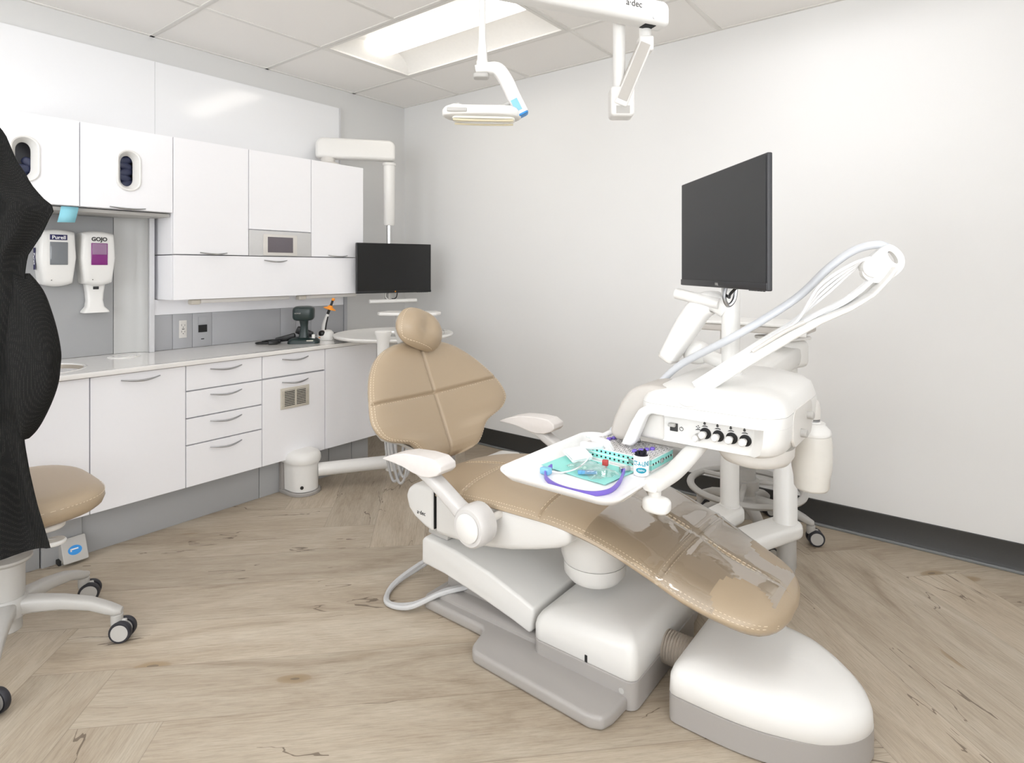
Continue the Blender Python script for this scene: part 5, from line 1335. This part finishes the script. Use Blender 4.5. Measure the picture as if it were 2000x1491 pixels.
for z in ZS:
    e = gown_edge(z); l = -.50 + max(0, z - 1.46) ** 1.3 * 1.3; n = 44; ring = []
    hem = .0
    for k in range(n):
        u = k / (n - 1); s = l + (e - l) * u; th = .055 * math.sin(math.pi * min(1, u * .5 + .5)) ** .6
        f = .016 * math.sin(u * 17 + 1.7 * math.sin(z * 2.3)) + .012 * math.sin(u * 31 + z * 4) + .008 * math.sin(z * 11 + u * 6) + .006 * math.sin(u * 50 - z * 15)
        zz = z - (.402 - .357) * (1 - u) * max(0, 1 - (z - .402) / .2) 
        bulge = .10 * min(1, max(0, (.66 - z) / .14)) * min(1, max(0, (.62 - u) / .3))
        ring.append(gp(s, .02 + th + bulge + f * min(1, (1 - u) * 8 + .15), zz))
    for k in range(n):
        u = 1 - k / (n - 1); s = l + (e - l) * u; th = .055 * math.sin(math.pi * min(1, u * .5 + .5)) ** .6
        zz = z - (.402 - .357) * (1 - u) * max(0, 1 - (z - .402) / .2)
        ring.append(gp(s - (.004 if 0 < k < n - 1 else 0), .02 - th * .55, zz))
    rings.append(ring)
g = G(); g.loft(rings); gb = g.build('gown_body', GOWN, go, ang=75)
# drooping sleeve: a wide flattened loop at the right of the body
SL_ = [(1.19, -.125, -.082), (1.14, -.125, -.046), (1.08, -.125, -.024), (1.02, -.125, -.008), (.96, -.13, .002), (.92, -.13, .0), (.87, -.13, -.006), (.82, -.13, -.022), (.77, -.12, -.045), (.735, -.11, -.065), (.712, -.095, -.085)]
rings = []
S2 = cat([(z, a, b) for z, a, b in SL_], 4)
for i, q in enumerate(S2):
    z, a, b = q; ring = []; tt = .040 * math.sin(math.pi * (i + .6) / (len(S2) + .2)) ** .5
    for k in range(28):
        an = 2 * math.pi * k / 28; u = .5 + .5 * math.cos(an); s = a + (b - a) * u
        n_ = tt * sp(math.sin(an), .8) + .006 * math.sin(u * 8 + z * 20) * (1 if math.sin(an) > 0 else 0)
        ring.append(gp(s, .006 + n_ + .01 * (1 - u), z))
    rings.append(ring)
g = G(); g.loft(rings); g.build('sleeve', GOWN, go, ang=75)
g = G(); g.tube([gp(-.30, .098, .812), gp(-.22, .10, .803), gp(-.15, .092, .800), gp(-.118, .08, .805)], .004, 6, 6, flat=2.0); g.build('pocket_edge', GOWN, go)

# ---------------------------------------------------------------- operating light on its ceiling arm
ol = thing('operating_light', 'white dental operating light hanging from a jointed ceiling arm', 'dental lamp', (2.37, -1.02, H))
ex, ey = 2.372, -1.022
G().lathe([(.075, H - .0005), (.075, H - .02), (.045, H - .03), (.0235, H - .032), (.0235, 1.905), (.02, 1.90)], (ex, ey, 0), 'z', 28).build('ceiling_tube', WPL, ol)
be = Vector((2.512, -.914, 0)); bs = Vector((2.15, -1.576, 0)); bd = (be - bs).normalized(); bn = Vector((bd.y, -bd.x, 0))
Me = frame((2.378, -1.016, 1.845), (.789, .6145, 0), (0, 0, 1))
g = G(Me); g.prism(rrect(-.046, .046, -.058, .058, [.012, .012, .016, .016]), -.04, .04, 'z', .014, 4, 20); eb = g.build('elbow_box', WPL, ol, ang=60)
G(Me).box(-.026, .026, -.048, -.018, .0395, .0412, .001).build('data_plate', GPL, eb)
# spring arm from the box up to the boom spindle
a = Vector((2.385, -1.032, 1.845)); b = Vector((2.452, -.960, 2.075)); d = (b - a).normalized(); x = d.cross(Vector((.6145, -.789, 0))).normalized(); z = x.cross(d)
Ms = Matrix.Identity(4)
for i, v in enumerate((d, x, z)):
    for k in range(3): Ms[k][i] = v[k]
for k in range(3): Ms[k][3] = a[k]
L_ = (b - a).length
G(Ms).box(-.02, L_, -.026, .026, -.03, .03, .008).build('spring_arm', WPL, ol, wn=True)
G(Ms).box(.0, L_ - .01, -.020, .018, .0296, .032, .001).build('arm_underside', mat('arm_grey', (186, 182, 176), .5), ol); G(Ms).box(.0, L_ - .01, -.029, -.0258, -.014, .02, .001).build('arm_side_strip', MATS['arm_grey'], ol)
G(frame((b.x, b.y, b.z), (.789, .6145, 0), (0, 0, 1))).box(-.028, .028, -.035, .025, -.03, .03, .008).build('knuckle', WPL, ol, wn=True)
G().lathe([(.0235, 2.09), (.0235, 2.15)], (b.x, b.y, 0), 'z', 20).build('spindle', WPL, ol)
Mb = frame((bs.x, bs.y, 2.178), bd, (0, 0, 1)); Lb = (be - bs).length
bo_ = G(Mb).prism(rrect(-.04, Lb, -.047, .047, [.03, .02, .02, .02]), -.034, .034, 'z', .014, 4, 20).build('boom', WPL, ol, ang=60)
for s in (1, -1):
    Mx = frame(Mb @ Vector((Lb - .165, .012, .0345)), bd, (0, 0, 1))
letters('lettering', 'a·dec', .034, Mx, DGREY, bo_, .0004)
G(Mb).lathe([(.001, .036), (.006, .036), (.006, .033), (.001, .033)], (Lb - .075, -.025, 0), 'z', 14).build('screw', STEEL, bo_)
G(Mb).box(Lb - .105, Lb - .055, -.049, -.046, -.02, .02, .001).build('slot', DARK, bo_)
lx, ly = 2.15, -1.576
G().lathe([(.011, 2.16), (.0115, 1.98), (.0165, 1.93), (.0175, 1.905), (.0195, 1.904), (.0195, 1.885)], (lx, ly, 0), 'z', 20).build('drop_pole', WPL, ol)
cr_ = Vector((.789, .6145, 0)); cfn = Vector((.6145, -.789, 0))
def lp(s, z, n=0): return Vector((lx, ly, 0)) + cr_ * s + cfn * n + Vector((0, 0, z))
K = cat([lp(-.022, 1.872), lp(.02, 1.878), lp(.055, 1.872), lp(.082, 1.835), lp(.105, 1.785), lp(.135, 1.725)], 5); rings = []
for i, p in enumerate(K):
    dd = (K[min(i + 1, len(K) - 1)] - K[max(i - 1, 0)]).normalized(); zz = dd.cross(cfn).normalized(); f = i / (len(K) - 1)
    hh = .013 + .010 * min(1, f * 2.5)
    rings.append([p + cfn * (.026 * sp(math.cos(q), .5)) + zz * (hh * sp(math.sin(q), .5)) for q in [2 * math.pi * k / 20 for k in range(20)]])
g = G(); g.loft(rings); yk = g.build('yoke', WPL, ol, ang=60)
e = K[-1]; dd = (K[-1] - K[-3]).normalized(); zz = dd.cross(cfn).normalized()
G(frame(e - dd * .03, zz, dd)).box(-.005, .0185, -.022, .02, .0255, .0272, .004).build('touch_label', SKY, yk)
G(frame(e, cfn, zz)).prism(rrect(-.024, .024, -.02, .02, .012), -.006, .006, 'z', .002).build('blue_cap', BLUE, yk)
G().box(-.0, .0, 0, 0, 0, 0) if 0 else None
G(frame(lp(-.008, 1.853), cr_, cfn)).prism(rrect(-.022, .03, -.02, .02, .01), -.008, .008, 'z', .005).build('joint_cap', GPL, yk)
G().tube([lp(.095, 1.765), lp(.075, 1.755), lp(.05, 1.745)], .008, 10, 3).build('ball_joint', GPL, yk)
g = G(); Ml = frame(lp(.005, 1.727), cr_ + Vector((0, 0, -.02)), -cfn)
def lo_(k): return [(x, y) for x, y in [(p.x, p.y) for p in cat([(-.132 + k, -.035, 0), (-.128 + k, .03, 0), (-.06, .062 - k, 0), (.06, .066 - k, 0), (.118 - k, .035, 0), (.122 - k, -.02, 0), (.07, -.06 + k, 0), (-.06, -.058 + k, 0)], 6, True)]]
Mlt = Ml
g = G(Ml); g.layers([(-.016, lo_(.008)), (-.012, lo_(.001)), (.004, lo_(0)), (.014, lo_(.008)), (.022, lo_(.03)), (.026, lo_(.05))]); lh = g.build('lamp_head', WPL, ol, ang=60)
G(Ml).box(-.118, -.052, -.062, -.055, -.010, .004, .004).build('grip', GPL, lh)
g = G(Ml); g.prism(rrect(-.105, .105, -.035, .035, .02), -.024, -.0165, 'z', .003); g.build('lens', mat('lamp_lens', (240, 238, 228), .15, coat=.5), lh)
g = G(Ml); [g.tube([(-.10, y, -.028), (-.05, y, -.030), (.05, y, -.030), (.10, y, -.028)], .0035, 8, 4) for y in (-.03, .03)]; g.build('painted_glow_tube', mat('tube_glow_gold', (214, 204, 176), .3), lh)  # warm glow of the lamp tubes is put into their colour
